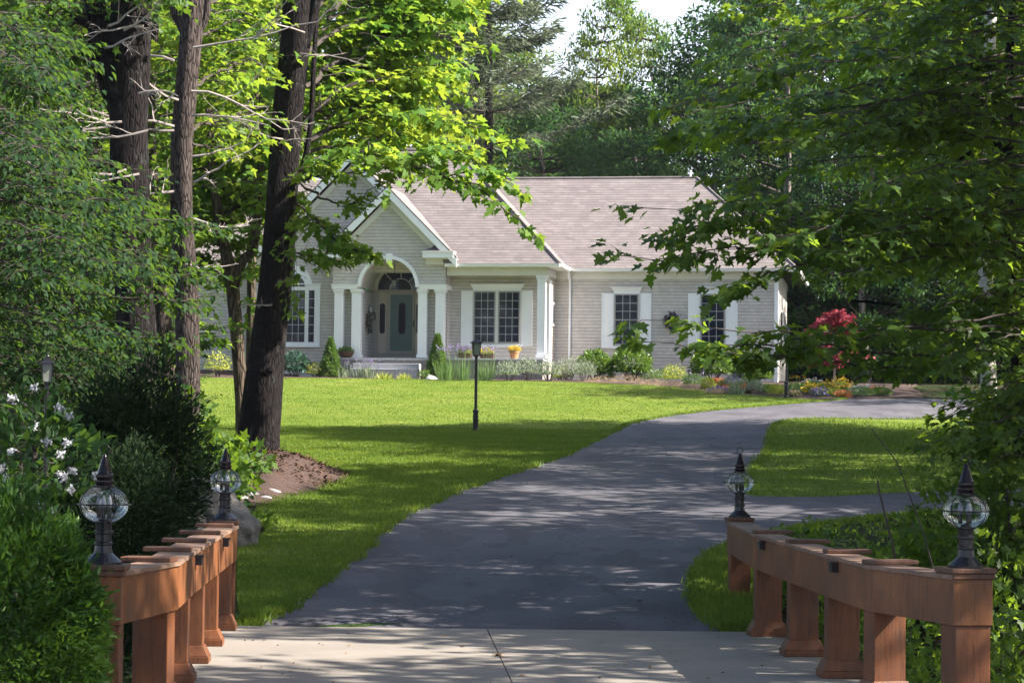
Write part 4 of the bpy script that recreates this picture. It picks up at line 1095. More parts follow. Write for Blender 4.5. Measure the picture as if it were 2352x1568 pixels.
def fixn(o):
    import bmesh as _b
    bm = _b.new(); bm.from_mesh(o.data); _b.ops.recalc_face_normals(bm, faces=bm.faces); bm.to_mesh(o.data); bm.free(); return o
def railing(line, out, label, post_t, lights, endbox):
    """line: inner top edge, far to near; out: +1 when outward is the right of travel far->near... sign of the offset"""
    root = empty('bridge_railing', (0, 0, 0), 0, label, 'railing')
    A = [p[:2] for p in line]
    B = offset(line, .19 * out)
    m_ = MB(); strip(m_, A, B, .545, .797); fa = fixn(m_.build('rail', M['cedar'], root))
    A2 = offset(line, -.012 * out); B2 = offset(line, .205 * out)
    m_ = MB(); strip(m_, A2, B2, .799, RT + .003); fixn(m_.build('top_board', M['cedar_top'], root))
    L = [np.linalg.norm(b[:2] - a[:2]) for a, b in zip(line, line[1:])]; cum = np.concatenate([[0], np.cumsum(L)])
    xs = np.array([p[0] for p in line]); ys = np.array([p[1] for p in line])
    for yq in post_t:
        u = np.interp(-yq, -ys, cum); px = np.interp(u, cum, xs); py = np.interp(u, cum, ys)
        i = min(np.searchsorted(cum, u, 'right') - 1, len(L) - 1)
        t = (line[i + 1][:2] - line[i][:2]) / L[i]; nn_ = np.array([-t[1], t[0]]) * out
        if i == len(L) - 1: pass
        else: t = -by_; nn_ = bx_ * (1 if out_right(line) else -1)
        c = np.array([px, py]) + nn_ * .12
        m_ = MB(); m_.obox(c, t, nn_, .075, .105, -.3 if py < 14 else -.02, .543)
        po = m_.build('post', M['cedar_post'], root, bevel=.006)
        m_ = MB(); m_.obox(c, t, nn_, .12, .15, .013, .06); m_.obox(c, t, nn_, .115, .145, .0605, .13, .78)
        m_.build('plinth', M['cedar_post'], po, bevel=.004)
        m_ = MB(); m_.obox(c + nn_ * .035, t, nn_, .085, .15, RT + .0035, RT + .032); m_.build('post_cap', M['cedar_plate'], po, bevel=.006)
    for yq in lights:
        u = np.interp(-yq, -ys, cum); px = np.interp(u, cum, xs); py = np.interp(u, cum, ys)
        i = min(np.searchsorted(cum, u, 'right') - 1, len(L) - 1)
        t = (line[i + 1][:2] - line[i][:2]) / L[i]; nn_ = np.array([-t[1], t[0]]) * out
        m_ = MB(); m_.obox(np.array([px, py]) - nn_ * .021, t, nn_, .055, .02, .725, .775); m_.obox(np.array([px, py]) - nn_ * .026, t, nn_, .06, .026, .7755, .79)
        m_.build('step_light', M['iron'], root)
    # square posts that close both ends and carry the lamps
    res = []
    for c, tt, nn_, hw, zb in endbox:
        m_ = MB(); m_.obox(c, tt, nn_, hw * .92, hw * .92, zb, .54); po = m_.build('post', M['cedar_post'], root, bevel=.006)
        m_ = MB(); m_.obox(c, tt, nn_, hw, hw, .5405, .80); m_.build('collar', M['cedar'], po, bevel=.006)
        m_ = MB(); m_.obox(c, tt, nn_, hw + .012, hw + .012, .8005, RT + .012); m_.obox(c, tt, nn_, hw + .02, hw + .02, RT + .0125, RT + .04); m_.build('post_cap', M['cedar_plate'], po, bevel=.005)
        res.append(c)
    return root, res
def out_right(line): return line[0][0] > 0
# right end box: front face px 2196-2296
nearR = Rin[-1]; e1 = flat_at(2296, 1322, RT)
tR = nrm(np.array([e1 - nearR]))[0][:2]; hwR = .115
cR_ = nearR[:2] + tR * hwR + np.array([-tR[1], tR[0]]) * hwR
nearL = Lin[-1]; hwL = .115
dirL = (Lin[-1][:2] - Lin[-2][:2]); dirL = dirL / np.linalg.norm(dirL)
cL_ = nearL[:2] + np.array([-hwL, 0.02])
farR = Rin[0][:2] + np.array([.115, .1]); farL = Lin[0][:2] + np.array([-.115, .1])
ax0, ay0 = np.array([1.0, 0]), np.array([0, 1.0])
yl = lambda px: float(np.interp(px, [284, 409, 450, 497, 545], [Lin[i][1] for i in (4, 3, 2, 1, 0)]))
rootR, endsR = railing(Rin, 1, 'stained cedar bridge railing on the right, flaring out towards a lamp post', [Rin[1][1], Rin[2][1], Rin[3][1], Rin[4][1]], [18.2, 15.15],
    [(cR_, tR, np.array([-tR[1], tR[0]]), hwR, -.6), (farR, bx_, by_, .10, -.15)])
rootL, endsL = railing(Lin, -1, 'stained cedar bridge railing on the left, half hidden by the clipped yew', [yl(537), yl(507), yl(475), yl(442), yl(402)], [17.6, 15.1],
    [(cL_, bx_, by_, hwL, -.6), (farL, bx_, by_, .10, -.15)])
def onion_lamp(c, z, label, rz=0.0, k=1.0):
    r = empty('onion_lantern', (float(c[0]), float(c[1]), z), rz, label, 'lantern', 'onion lanterns on the bridge railings')
    m_ = MB(); m_.lathe([(.10, 0), (.10, .012), (.082, .03), (.05, .06), (.044, .10), (.05, .105), (.05, .115), (.042, .12), (.042, .16), (.052, .165), (.052, .178), (.042, .182), (.044, .215), (.056, .22), (.056, .228)], k=20)
    m_.build('pedestal', M['iron'], r, smooth=False)
    zc = .318; R_ = .132
    prof = [(R_ * math.sin(a), zc - .100 * math.cos(a)) for a in np.linspace(.42, math.pi - .42, 18)]
    m_ = MB(); vs = []; kk = 28
    for rr_, z_ in prof:
        for j in range(kk):
            w = 2 * math.pi * j / kk; vs.append((rr_ * math.cos(w), rr_ * math.sin(w), z_))
    m_.add(vs, [(i * kk + j, i * kk + (j + 1) % kk, (i + 1) * kk + (j + 1) % kk, (i + 1) * kk + j) for i in range(len(prof) - 1) for j in range(kk)])
    m_.build('globe', M['globe'], r, smooth=True)
    m_ = MB()
    for a in range(4):
        w = math.pi / 4 * (2 * a + .55)
        pr = [((R_ + .006) * math.sin(b) * math.cos(w), (R_ + .006) * math.sin(b) * math.sin(w), zc - .106 * math.cos(b)) for b in np.linspace(.38, math.pi - .38, 14)]
        m_.tube(pr, .0032, 5)
    m_.tube([((R_ + .007) * math.cos(w), (R_ + .007) * math.sin(w), zc) for w in np.linspace(0, 2 * math.pi, 33)], .0035, 5)
    for w in (0, math.pi): m_.tube([((R_ + .004) * math.cos(w), 0, zc), ((R_ + .024) * math.cos(w), 0, zc)], .005, 6)
    m_.build('cage', M['iron'], r)
    m_ = MB(); m_.lathe([(.056, .408), (.056, .418), (.046, .422), (.050, .438), (.050, .446), (.042, .450), (.046, .464), (.046, .476), (.040, .482)], k=20); m_.lathe([(.041, .4825), (.026, .53), (.012, .572), (.006, .585)], k=20)
    m_.build('hood', M['bronze'], r)
    m_ = MB(); m_.tube([(.027 * math.sin(w), 0, .607 - .027 * math.cos(w)) for w in np.linspace(0, 5.4, 20)], .0035, 6); m_.build('hook', M['iron'], r)
    m_ = MB(); m_.lathe([(.03, .229), (.03, .24), (.008, .245), (.008, .25)], k=12)
    for a in range(3):
        w = 2.1 * a + .4; x, y = .032 * math.cos(w), .032 * math.sin(w)
        m_.lathe([(.012, .245), (.012, .30)], (x, y, 0), 10)
    m_.build('socket', M['iron'], r)
    for a in range(3):
        w = 2.1 * a + .4; x, y = .032 * math.cos(w), .032 * math.sin(w)
        m_ = MB(); m_.lathe([(.009, .3005), (.014, .32), (.012, .345), (.003, .368)], (x, y, 0), 10); m_.build('bulb', M['bulb'], r, smooth=True)
    return r
zt0 = RT + .0405
onion_lamp(endsR[0], zt0, 'large glass globe lamp on the near end post of the right railing', .3)
onion_lamp(endsR[1], zt0, 'globe lamp on the far end of the right railing, seen against the drive', .1)
onion_lamp(endsL[0], zt0, 'large glass globe lamp rising behind the clipped yew on the left railing', .2)
onion_lamp(endsL[1], zt0, 'globe lamp on the far end of the left railing, seen before the boulder', .5)

# ------------------------------------------------------------------ lamp posts in the garden
def post_lamp(p, h, label, group, rz=0.0):
    r = empty('post_lamp', p, rz, label, 'lamp post', group)
    m_ = MB(); m_.lathe([(.075, -.02), (.075, .05), (.062, .07), (.066, .30), (.062, .44), (.075, .455), (.075, .475), (.05, .50), (.036, .52)], k=14); m_.build('base', M['iron'], r)
    m_ = MB(); m_.lathe([(.036, .5205), (.034, h), (.05, h + .01), (.05, h + .03)], k=12); m_.build('pole', M['iron'], r)
    # lantern head: tapered cage, pale glass, wide roof
    z0 = h + .031; hh_ = .30
    m_ = MB()
    for sx in (-1, 1):
        for sy in (-1, 1): m_.tube([(sx * .065, sy * .065, z0), (sx * .09, sy * .09, z0 + hh_)], .009, 5)
    m_.box(-.075, .075, -.075, .075, z0 - .001, z0 + .02); m_.build('cage', M['iron'], r)
    m_ = MB(); m_.add([(-.062, -.062, z0 + .021), (.062, -.062, z0 + .021), (.062, .062, z0 + .021), (-.062, .062, z0 + .021), (-.084, -.084, z0 + hh_), (.084, -.084, z0 + hh_), (.084, .084, z0 + hh_), (-.084, .084, z0 + hh_)],
                      [(0, 3, 2, 1), (4, 5, 6, 7), (0, 1, 5, 4), (1, 2, 6, 5), (2, 3, 7, 6), (3, 0, 4, 7)]); m_.build('glass', M['frost'], r)
    m_ = MB(); pr = [(.185, 0), (.18, .02), (.11, .05), (.045, .10), (.03, .13)]
    k4 = 4; vs = []
    for rr_, z_ in pr:
        for j in range(k4):
            w = math.pi / 4 + math.pi / 2 * j; vs.append((rr_ * math.cos(w), rr_ * math.sin(w), z0 + hh_ + z_))
    m_.add(vs, [(i * 4 + j, i * 4 + (j + 1) % 4, (i + 1) * 4 + (j + 1) % 4, (i + 1) * 4 + j) for i in range(len(pr) - 1) for j in range(4)] + [(3, 2, 1, 0), (16, 17, 18, 19)])
    m_.lathe([(.03, z0 + hh_ + .1305), (.02, z0 + hh_ + .15), (.024, z0 + hh_ + .165), (.004, z0 + hh_ + .185)], k=10)
    m_.build('cap', M['iron'], r)
    return r
grp = 'post lamps round the garden'
p = G(1092, 990); post_lamp(ground(p[0], p[1]), 1.72, 'black post lamp standing alone in the lawn in front of the house', grp, .2)
p = G(1806, 914); post_lamp(ground(p[0], p[1]), 1.75, 'black post lamp by the flower bed where the drive turns to the right', grp, .1)
q = at(108, 872, 21.0); zg_ = float(hh(q[0], q[1])); _t = post_lamp(ground(q[0], q[1]), (2.27 - zg_) / .55 - .52, 'small dark lantern half hidden in the shrubs at the left', grp, .2); _t.scale = (.55, .55, .55)

# ------------------------------------------------------------------ boulder, mulch mound, stones
def rock(name, c, rad, seed, mat, label=None, cat='rock', group=None, sub=4, amp=.22, parent=None):
    import bmesh as _b
    from mathutils import noise as _n
    bm = _b.new(); _b.ops.create_icosphere(bm, subdivisions=sub, radius=1)
    for v in bm.verts:
        n1 = _n.noise(v.co * 1.3 + Vector((seed, seed * 2.1, 0))); n2 = _n.noise(v.co * 4 + Vector((seed, 0, 3))); n3 = _n.cell(v.co * 1.6 + Vector((seed, 0, 0)))
        v.co *= 1 + amp * n1 + amp * .35 * n2
        v.co = Vector((v.co.x * rad[0], v.co.y * rad[1], v.co.z * rad[2]))
    me = bpy.data.meshes.new(name); bm.to_mesh(me); bm.free(); me.materials.append(M[mat])
    me.polygons.foreach_set('use_smooth', [True] * len(me.polygons))
    o = bpy.data.objects.new(name, me); COL.objects.link(o); o.location = c; o.rotation_euler = (0, 0, seed * 1.7); o.parent = parent
    if label: tag(o, label, cat, group)
    return o
b_ = at(464, 1152, 25.5)
rock('boulder', (b_[0], b_[1], float(hh(b_[0], b_[1])) + .16), (.56, .45, .52), 3.3, 'boulder', 'big rounded grey boulder behind the far left lantern', 'boulder', None, 5, .34)
def mound():
    c = MND; 
    poly = smooth_line(GG([(545, 1148), (530, 1110), (525, 1070), (580, 1046), (650, 1040), (730, 1060), (800, 1090), (770, 1112), (700, 1135), (640, 1150), (585, 1165), (545, 1150)]), 40)
    cx, cy = poly.mean(0)
    rr_ = np.array([np.linalg.norm(p - (cx, cy)) for p in poly]); an_ = np.array([math.atan2(p[1] - cy, p[0] - cx) for p in poly])
    oidx = np.argsort(an_)
    rs = np.random.default_rng(5); ph = rs.uniform(0, 6, 4)
    def zf(x, y):
        a = np.arctan2(y - cy, x - cx); r = np.hypot(x - cx, y - cy); R_ = np.interp(a, an_[oidx], rr_[oidx], period=2 * math.pi)
        k_ = np.clip(1 - r / R_, 0, 1)
        return hh(x, y) + .30 * sst(0, .9, k_) * (1 - .25 * sst(0, 3, (x - cx))) + .03 * np.sin(x * 5 + ph[0]) * np.sin(y * 4 + ph[1]) * k_ + .03 * np.sin(x * 9 + y * 3) * np.sin(y * 7) * np.sqrt(k_)
    o = draped('mulch_mound', poly, M['mulch'], .16, .008, kind=None, zf=zf)
    tag(o, 'low mound of brown bark mulch spread round the foot of the leaning trunk', 'mulch mound')
    return zf
mzf = mound()
def chips():
    r_ = np.random.default_rng(8); n = 9000
    x = r_.uniform(MND[0] - 1.2, MND[0] + 2.2, n); y = r_.uniform(33, 42, n)
    poly = smooth_line(GG([(545, 1150), (525, 1110), (520, 1068), (580, 1044), (650, 1038), (732, 1058), (806, 1090), (775, 1114), (705, 1138), (640, 1153), (585, 1167), (545, 1152)]), 40)
    k = inside(poly, x + r_.normal(0, .06, n), y + r_.normal(0, .1, n)); x, y = x[k], y[k]; n = len(x)
    f = Fol(); f.leaves(np.stack([x, y, mzf(x, y) + .012], 1), r_.normal(0, 1, (n, 3)) * (1, 1, .4), r_.normal(0, .5, (n, 3)) + (0, 0, 1), r_.uniform(.025, .10, n))
    tag(f.crown(M['chips'], RHOMB * np.array([.8, 1]), None, 'bark_chips'), 'loose brown bark chips covering the mound under the leaning trunk', 'bark chips', None, 'stuff')
chips()
rng = np.random.default_rng(31)
for i, (x, y, r_) in enumerate([(575, 1143, .15), (598, 1137, .12), (622, 1136, .16), (556, 1148, .11), (610, 1148, .09), (470, 1180, .1)]):
    p = G(x, y); rock('stone', ground(p[0], p[1], .02), (r_, r_ * .8, r_ * .42), i + 1.5, 'rock', 'small flat grey stone at the edge of the bark mulch mound', 'stone', 'stones edging the mulch', 2)
for i in range(16):
    x = rng.uniform(2.3, 4.6); y = rng.uniform(13.2, 17.2)
    r_ = rng.uniform(.12, .3); rock('stone', ground(x, y, .0), (r_, r_ * .8, r_ * .7), i * 1.3, 'rock', 'rough grey stone in the shaded gully beside the bridge', 'stone', 'stones in the gully', 2, .3)
for i in range(7):
    x = rng.uniform(-4.0, -2.5); y = rng.uniform(13.5, 17.8)
    r_ = rng.uniform(.12, .3); rock('stone', ground(x, y, .0), (r_, r_ * .8, r_ * .7), i * 1.9 + .4, 'rock', 'rough grey stone in the shaded gully beside the bridge', 'stone', 'stones in the gully', 2, .3)

# ------------------------------------------------------------------ trees with their own shape
def pxs(pts, Y): return [at(x, y, Y if not hasattr(Y, '__len__') else Y[i]) for i, (x, y) in enumerate(pts)]
rng = np.random.default_rng(2024)
def bough_px(fol, pts, Y, spread, m, q, size, r=.03, **k):
    Ys = Y if hasattr(Y, '__len__') else [Y] * len(pts)
    bough(fol, rng, pxs(pts, Ys), spread, m, q, size, r, **k)
def dead_branch(parent, mat, start, direction, L, seed, r=.02):
    rs = np.random.default_rng(seed); m_ = MB()
    def grow(p, d, L, r, depth):
        n = 6; pts = [p]; dd = np.array(d, float)
        for i in range(n):
            dd = nrm(np.array([dd + rs.normal(0, .16, 3) + (0, 0, .02)]))[0]; pts.append(pts[-1] + dd * L / n)
        m_.tube(pts, np.linspace(r, r * .3, n + 1), 5)
        if depth > 0:
            for _ in range(4 if depth > 1 else 3):
                i = rs.integers(1, n + 1); s = nrm(np.array([dd + rs.normal(0, .75, 3)]))[0]
                grow(pts[i], s, L * rs.uniform(.25, .5), r * .45, depth - 1)
    grow(np.array(start, float), direction, L, r, 2)
    return m_.build('dead_branch', M[mat], parent)

# the big leaning trunk in the middle left, with the bright boughs that reach over the house
YT = 38.0
def high_crown(f, cx, cy, z0, z1, rad, n, seed, size=.2):
    r_ = np.random.default_rng(seed)
    for i in range(n):
        a = r_.uniform(0, 6.28); q_ = rad * r_.uniform(0, 1) ** .6; rc_ = r_.uniform(.7, 1.3)
        cloud(f, r_, (cx + q_ * math.cos(a), cy + q_ * math.sin(a), r_.uniform(z0, z1)), (rc_ * 1.2, rc_ * 1.2, rc_ * .6), int(190 * rc_), size, .25, .15, -.55, .35)
root = empty('maple_tree', tuple(G(592, 1080)), 0, 'tall leaning dark trunked tree on the mulch mound with bright boughs reaching over the house', 'tree')
root_loc = Vector(root.location)
def adopt(o, root):
    """parent o, whose mesh is in world coordinates, without moving it"""
    o.parent = root; o.matrix_parent_inverse = root.matrix_basis.inverted() if False else Matrix.Translation(-Vector(root.location))
    return o
f_ = Fol()
B = [([(685, 400), (740, 375), (820, 348), (960, 385), (1100, 440), (1195, 505)], [38, 37.6, 37.2, 36.8, 36.4, 36], .95, 46, 9, .17, .05),
     ([(820, 350), (900, 370), (1000, 350), (1140, 330)], [37.2, 37, 37, 37], .9, 32, 9, .17, .035),
     ([(960, 385), (1030, 400), (1120, 395), (1185, 430)], [36.8, 36.6, 36.5, 36.4], .55, 22, 7, .16, .025),
     ([(690, 420), (740, 450), (800, 470), (860, 430)], [38, 37.5, 37.2, 37], .5, 12, 6, .16, .03),
     ([(680, 470), (720, 500), (760, 540), (825, 575)], [38, 37.5, 37.3, 37.2], .75, 34, 8, .17, .03),
     ([(680, 420), (730, 400), (790, 400), (870, 395)], [38, 37.2, 37, 36.8], .4, 14, 6, .16, .03),
     ([(665, 560), (680, 580), (720, 590), (790, 600)], [38, 37.4, 37.2, 37], .42, 14, 6, .16, .02),
     ([(668, 600), (678, 640), (672, 700)], [37.6, 37.2, 37.1], .22, 8, 5, .14, .015),
     ([(700, 330), (800, 280), (930, 260), (1080, 290)], [38.5, 39, 39, 39], 1.1, 44, 10, .17, .05),
     ([(700, 300), (760, 220), (880, 180), (1020, 190)], [38.5, 39, 40, 40.5], 1.2, 44, 10, .17, .05),
     ([(700, 200), (780, 140), (900, 90), (1060, 110)], [38.5, 40, 41, 42], 1.2, 44, 10, .17, .05),
     ([(700, 120), (800, 60), (930, 20), (1070, 30)], [38.5, 40, 41, 42], 1.2, 40, 10, .17, .05),
     ([(700, 40), (820, -30), (960, -40), (1100, -20)], [38.5, 40, 41, 42], 1.2, 34, 10, .17, .05),
     ([(705, 350), (800, 330), (900, 310), (1010, 330)], [38.5, 40, 41, 41], 1.0, 34, 9, .17, .04)]
for a in B: bough_px(f_, a[0], a[1], a[2], a[3], a[4], a[5], a[6], lift=.05)
for i in range(16):
    y = rng.uniform(-60, 330); x0_ = rng.uniform(690, 760)
    bough_px(f_, [(x0_, y + 40), (x0_ + 120, y - 5), (x0_ + rng.uniform(200, 330), y + rng.uniform(-30, 50))], [40, 42, rng.uniform(39, 46)], 1.15, 34, 10, .17, .04)
high_crown(f_, -3.0, 39, 11, 16, 4.0, 26, 501)
adopt(f_.crown(M['lf_bright'], MAPLE, None), root); adopt(f_.twigobj(M['twig'], None, 'branch'), root)
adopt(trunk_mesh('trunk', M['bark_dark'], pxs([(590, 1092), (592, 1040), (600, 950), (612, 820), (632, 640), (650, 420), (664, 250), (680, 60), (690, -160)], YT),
    [.47, .36, .325, .29, .265, .25, .245, .24, .22], k=22, n=60, flare=.85, rng=np.random.default_rng(3),
    extra=[(pxs([(668, 395), (690, 395), (712, 300), (722, 120), (735, -60)], [38, 38, 38, 38, 38.5]), [.06, .05, .045, .04, .03]), (pxs([(700, 110), (712, 60), (728, 0), (735, -60)], 38), [.09, .08, .07, .06])]), root)
for i, (x, y, dx, dz, L) in enumerate([(700, 130, 1, .15, 1.3), (625, 700, -1, -.2, .5), (700, 75, -1, .1, 1.4), (655, 575, 1, -.5, .7), (650, 320, -1, .0, 1.1), (640, 330, 1, .2, .6)]):
    adopt(dead_branch(None, 'twig' if i in (3,) else 'dead', at(x, y, 37.7), (dx, -.4, dz), L, 40 + i, .016), root)

# three trunks at the left edge of the lawn
root = empty('oak_tree', tuple(G(425, 1062)), 0, 'tall straight trunk at the lawn edge with its right side catching the sun', 'tree')
adopt(trunk_mesh('trunk', M['bark_grey'], pxs([(405, 1100), (418, 1030), (430, 940), (430, 700), (418, 500), (418, 330), (432, 160), (448, -40), (455, -160)], 35.5),
    [.36, .22, .185, .178, .168, .165, .17, .175, .17], k=18, n=50, flare=.4, rng=np.random.default_rng(7),
    extra=[(pxs([(436, 90), (418, 55), (402, 20), (398, -60)], 35.5), [.10, .09, .08, .07]), (pxs([(450, 80), (472, 40), (480, -60)], 35.5), [.07, .06, .05])]), root)
for i, (x, y, dx, dz, L) in enumerate([(400, 290, -1, .05, 1.9), (400, 300, -1, -.05, 1.0), (440, 265, 1, -.12, 1.4), (440, 210, 1, .0, 1.6), (445, 110, 1, .0, 2.0), (440, 360, 1, .0, .9), (400, 140, -1, .2, 1.1), (445, 420, 1, .1, .9), (400, 440, -1, -.1, 1.1), (445, 620, 1, .05, .7), (410, 230, -1, .3, 1.2), (440, 500, 1, -.3, .9)]):
    adopt(dead_branch(None, 'dead', at(x, y, 35.2), (dx, -.3, dz), L, 70 + i, .022), root)
f_ = Fol()
for a in [([(440, 300), (520, 270), (620, 240)], 1.1), ([(445, 200), (540, 150), (640, 130)], 1.1), ([(445, 90), (540, 50), (640, 20)], 1.1), ([(450, 20), (560, -20), (640, -50)], 1.0), ([(440, 330), (500, 340), (600, 330)], .9), ([(430, 150), (370, 120), (300, 100)], .9)]:
    bough_px(f_, a[0], [35.5, 37, 39], a[1], 34, 10, .15, .03)
adopt(f_.crown(M['lf_bright'], MAPLE8, None), root); adopt(f_.twigobj(M['twig'], None, 'branch'), root)

root = empty('oak_tree', tuple(G(330, 1075)), 0, 'thickest dark trunk at the left, forking into a heavy limb near its top', 'tree')
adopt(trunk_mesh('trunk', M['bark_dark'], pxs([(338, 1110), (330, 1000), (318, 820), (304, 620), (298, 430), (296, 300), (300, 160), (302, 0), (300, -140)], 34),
    [.40, .29, .275, .28, .28, .275, .30, .30, .29], k=18, n=50, flare=.3, rng=np.random.default_rng(8),
    extra=[(pxs([(290, 260), (256, 190), (238, 120), (222, 40), (205, -80)], 34), [.26, .20, .17, .16, .15]),
           (pxs([(222, 150), (180, 128), (120, 112), (60, 105)], [34, 33.6, 33.2, 33]), [.07, .06, .04, .02]), (pxs([(206, 60), (175, 40), (150, 20), (120, -10)], 33.6), [.06, .05, .04, .03])]), root)
for i, (x, y, dx, dz, L) in enumerate([(285, 70, 1, .25, 1.0), (250, 60, 1, .2, 1.0), (280, 280, -1, -.05, 1.2), (290, 390, -1, -.3, 1.5), (320, 400, -1, -.15, 1.1), (320, 215, 1, .3, .8), (240, 110, 1, -.1, .9), (330, 60, -1, .1, .9), (255, 290, -1, -.25, 1.2), (340, 300, -1, -.2, 1.3)]):
    adopt(dead_branch(None, 'dead', at(x, y, 33.3), (dx, -.4, dz), L, 110 + i, .02), root)
f_ = Fol()
for a in [([(230, 140), (150, 110), (60, 100)], 1.0), ([(215, 40), (130, 10), (30, 30)], 1.0), ([(210, 90), (120, 170), (20, 200)], .9), ([(220, -20), (300, -30), (380, -10)], .8)]:
    bough_px(f_, a[0], [34, 33.5, 33], a[1], 30, 10, .13, .03)
adopt(f_.crown(M['lf_mid'], MAPLE8, None), root); adopt(f_.twigobj(M['twig'], None, 'branch'), root)

root = empty('oak_tree', tuple(G(400, 1030)), 0, 'slimmer trunk half hidden directly behind the thickest dark trunk', 'tree')
adopt(trunk_mesh('trunk', M['bark_grey'], pxs([(410, 1050), (395, 930), (375, 760), (352, 560), (342, 380), (338, 240), (345, 80), (350, -80)], 39),
    [.22, .16, .155, .15, .14, .14, .13, .12], k=14, n=40, flare=.3, rng=np.random.default_rng(9)), root)
f_ = Fol()
for a in [([(345, 120), (400, 90), (480, 80)], .9), ([(345, 60), (270, 30), (190, 30)], .9), ([(348, 10), (400, -20), (480, -10)], .9)]:
    bough_px(f_, a[0], [39, 39.5, 40], a[1], 26, 9, .15, .03)
adopt(f_.crown(M['lf_bright'], MAPLE8, None), root); adopt(f_.twigobj(M['twig'], None, 'branch'), root)

# slim forked maple behind the leaning trunk
root = empty('maple_tree', tuple(G(552, 1020)), 0, 'slim forked young maple standing just left of the leaning trunk', 'tree')
adopt(trunk_mesh('trunk', M['bark_slim'], pxs([(560, 1040), (556, 930), (548, 820), (540, 720), (532, 640), (515, 560), (498, 470), (486, 380), (480, 250)], 43),
    [.15, .125, .12, .12, .13, .10, .09, .08, .06], k=12, n=40, flare=.3, rng=np.random.default_rng(10),
    extra=[(pxs([(538, 660), (555, 605), (582, 570), (592, 480), (600, 380), (600, 220)], 43), [.10, .09, .085, .08, .07, .05])]), root)
f_ = Fol()
for i in range(26):
    y = rng.uniform(150, 640); x0_ = 500 + (640 - y) * rng.uniform(0, .2); sgn = rng.choice([-1, 1])
    bough_px(f_, [(x0_, y + 30), (x0_ + sgn * 50, y), (x0_ + sgn * rng.uniform(80, 160), y + rng.uniform(-20, 30))], [43, 43.5, rng.uniform(41, 46)], .75, 26, 8, .15, .02)
bough_px(f_, [(550, 700), (585, 690), (600, 720)], 43, .35, 12, 6, .14, .012); bough_px(f_, [(540, 790), (505, 780), (478, 785)], 42.5, .3, 12, 6, .14, .012)
adopt(f_.crown(M['lf_bright'], MAPLE8, None), root); adopt(f_.twigobj(M['twig'], None, 'branch'), root)
root = empty('maple_tree', tuple(G(575, 1000)), 0, 'thin sunlit stem glimpsed between the forked maple and the leaning trunk', 'tree')
adopt(trunk_mesh('trunk', M['bark_slim'], pxs([(568, 1010), (572, 900), (576, 780), (578, 660), (580, 520), (586, 380), (590, 200)], 46), [.10, .085, .085, .09, .085, .07, .05], k=10, n=30, rng=np.random.default_rng(11)), root)
f_ = Fol()
for i in range(14):
    y = rng.uniform(60, 500); sgn = rng.choice([-1, 1]); x0_ = 586
    bough_px(f_, [(x0_, y + 30), (x0_ + sgn * 50, y), (x0_ + sgn * rng.uniform(90, 160), y)], [46, 47, rng.uniform(45, 50)], .8, 26, 8, .16, .02)
adopt(f_.crown(M['lf_bright'], MAPLE8, None), root); adopt(f_.twigobj(M['twig'], None, 'branch'), root)

# dark beech boughs hanging in from the left
root = empty('beech_tree', tuple(ground(at(-120, 900, 27)[0], 27)), 0, 'dark leaved beech whose low boughs hang in from the left edge', 'tree')
f_ = Fol()
for i in range(40):
    y = rng.uniform(20, 960) if i > 8 else rng.uniform(500, 760); Yb = rng.uniform(22, 31)
    reach = rng.uniform(180, 420) if y > 330 else rng.uniform(60, 260)
    if y > 800: reach = rng.uniform(180, 380)
    xe = -60 + reach
    bough_px(f_, [(-110, y - 60), (-60 + reach * .4, y - 25), (xe, y + rng.uniform(0, 30))], [27, (27 + Yb) / 2, Yb], .85, 27, 11, .10, .018, droop=.3, flat=.3)
for (x, y, xe, ye) in [(150, 560, 440, 610), (120, 640, 470, 640), (150, 430, 330, 470), (200, 700, 470, 690), (150, 760, 400, 790), (200, 500, 470, 520)]:
    bough_px(f_, [(x - 120, y - 30), ((x + xe) / 2, (y + ye) / 2 - 10), (xe, ye)], [27, 27, 28], .7, 28, 10, .10, .016, droop=.3, flat=.3)
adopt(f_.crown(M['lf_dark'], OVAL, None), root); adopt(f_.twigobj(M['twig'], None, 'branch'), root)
adopt(trunk_mesh('trunk', M['bark_grey'], [(root.location.x, 27, root.location.z - .2), at(-115, 500, 27), at(-120, 0, 27), at(-130, -400, 27)], [.3, .24, .2, .14], k=14), root)

# the shaded maple hanging in from the right
root = empty('maple_tree', tuple(ground(at(2440, 900, 22)[0], 22)), 0, 'shaded red maple whose drooping boughs cross the right half of the view', 'tree')
f_ = Fol()
EX = [([(2360, 480), (2150, 500), (1800, 470), (1480, 478)], [22, 21, 20, 19.5], .5, 34, 8),
      ([(2360, 560), (2100, 560), (1750, 570), (1440, 588)], [22, 21, 20, 19.5], .55, 44, 9),
      ([(2200, 540), (1950, 530), (1700, 500), (1540, 530)], [22, 21, 20, 19.6], .55, 36, 9),
      ([(2250, 560), (2000, 590), (1800, 620), (1670, 665)], [22, 21, 20, 19.6], .4, 18, 7),
      ([(2330, 720), (2100, 750), (1800, 760), (1475, 735)], [22, 21, 19.6, 19], .33, 28, 8),
      ([(2350, 800), (2100, 815), (1750, 800), (1485, 785)], [22, 21, 19.6, 19], .33, 30, 8),
      ([(2300, 820), (2050, 835), (1800, 825), (1650, 815)], [22, 21, 19.6, 19.2], .35, 26, 8),
      ([(2300, 750), (2100, 755), (1900, 790), (1800, 815)], [22, 21, 20, 19.6], .35, 20, 7),
      ([(2350, 330), (2150, 300), (1850, 280), (1560, 320)], [22, 22, 22, 22], .7, 40, 9),
      ([(2360, 150), (2100, 120), (1800, 160), (1560, 240)], [22, 22, 22, 22], .8, 40, 9)]
for a in EX: bough_px(f_, a[0], a[1], a[2], a[3], a[4], .115, .016, droop=.15, jit=.045, flat=.35)
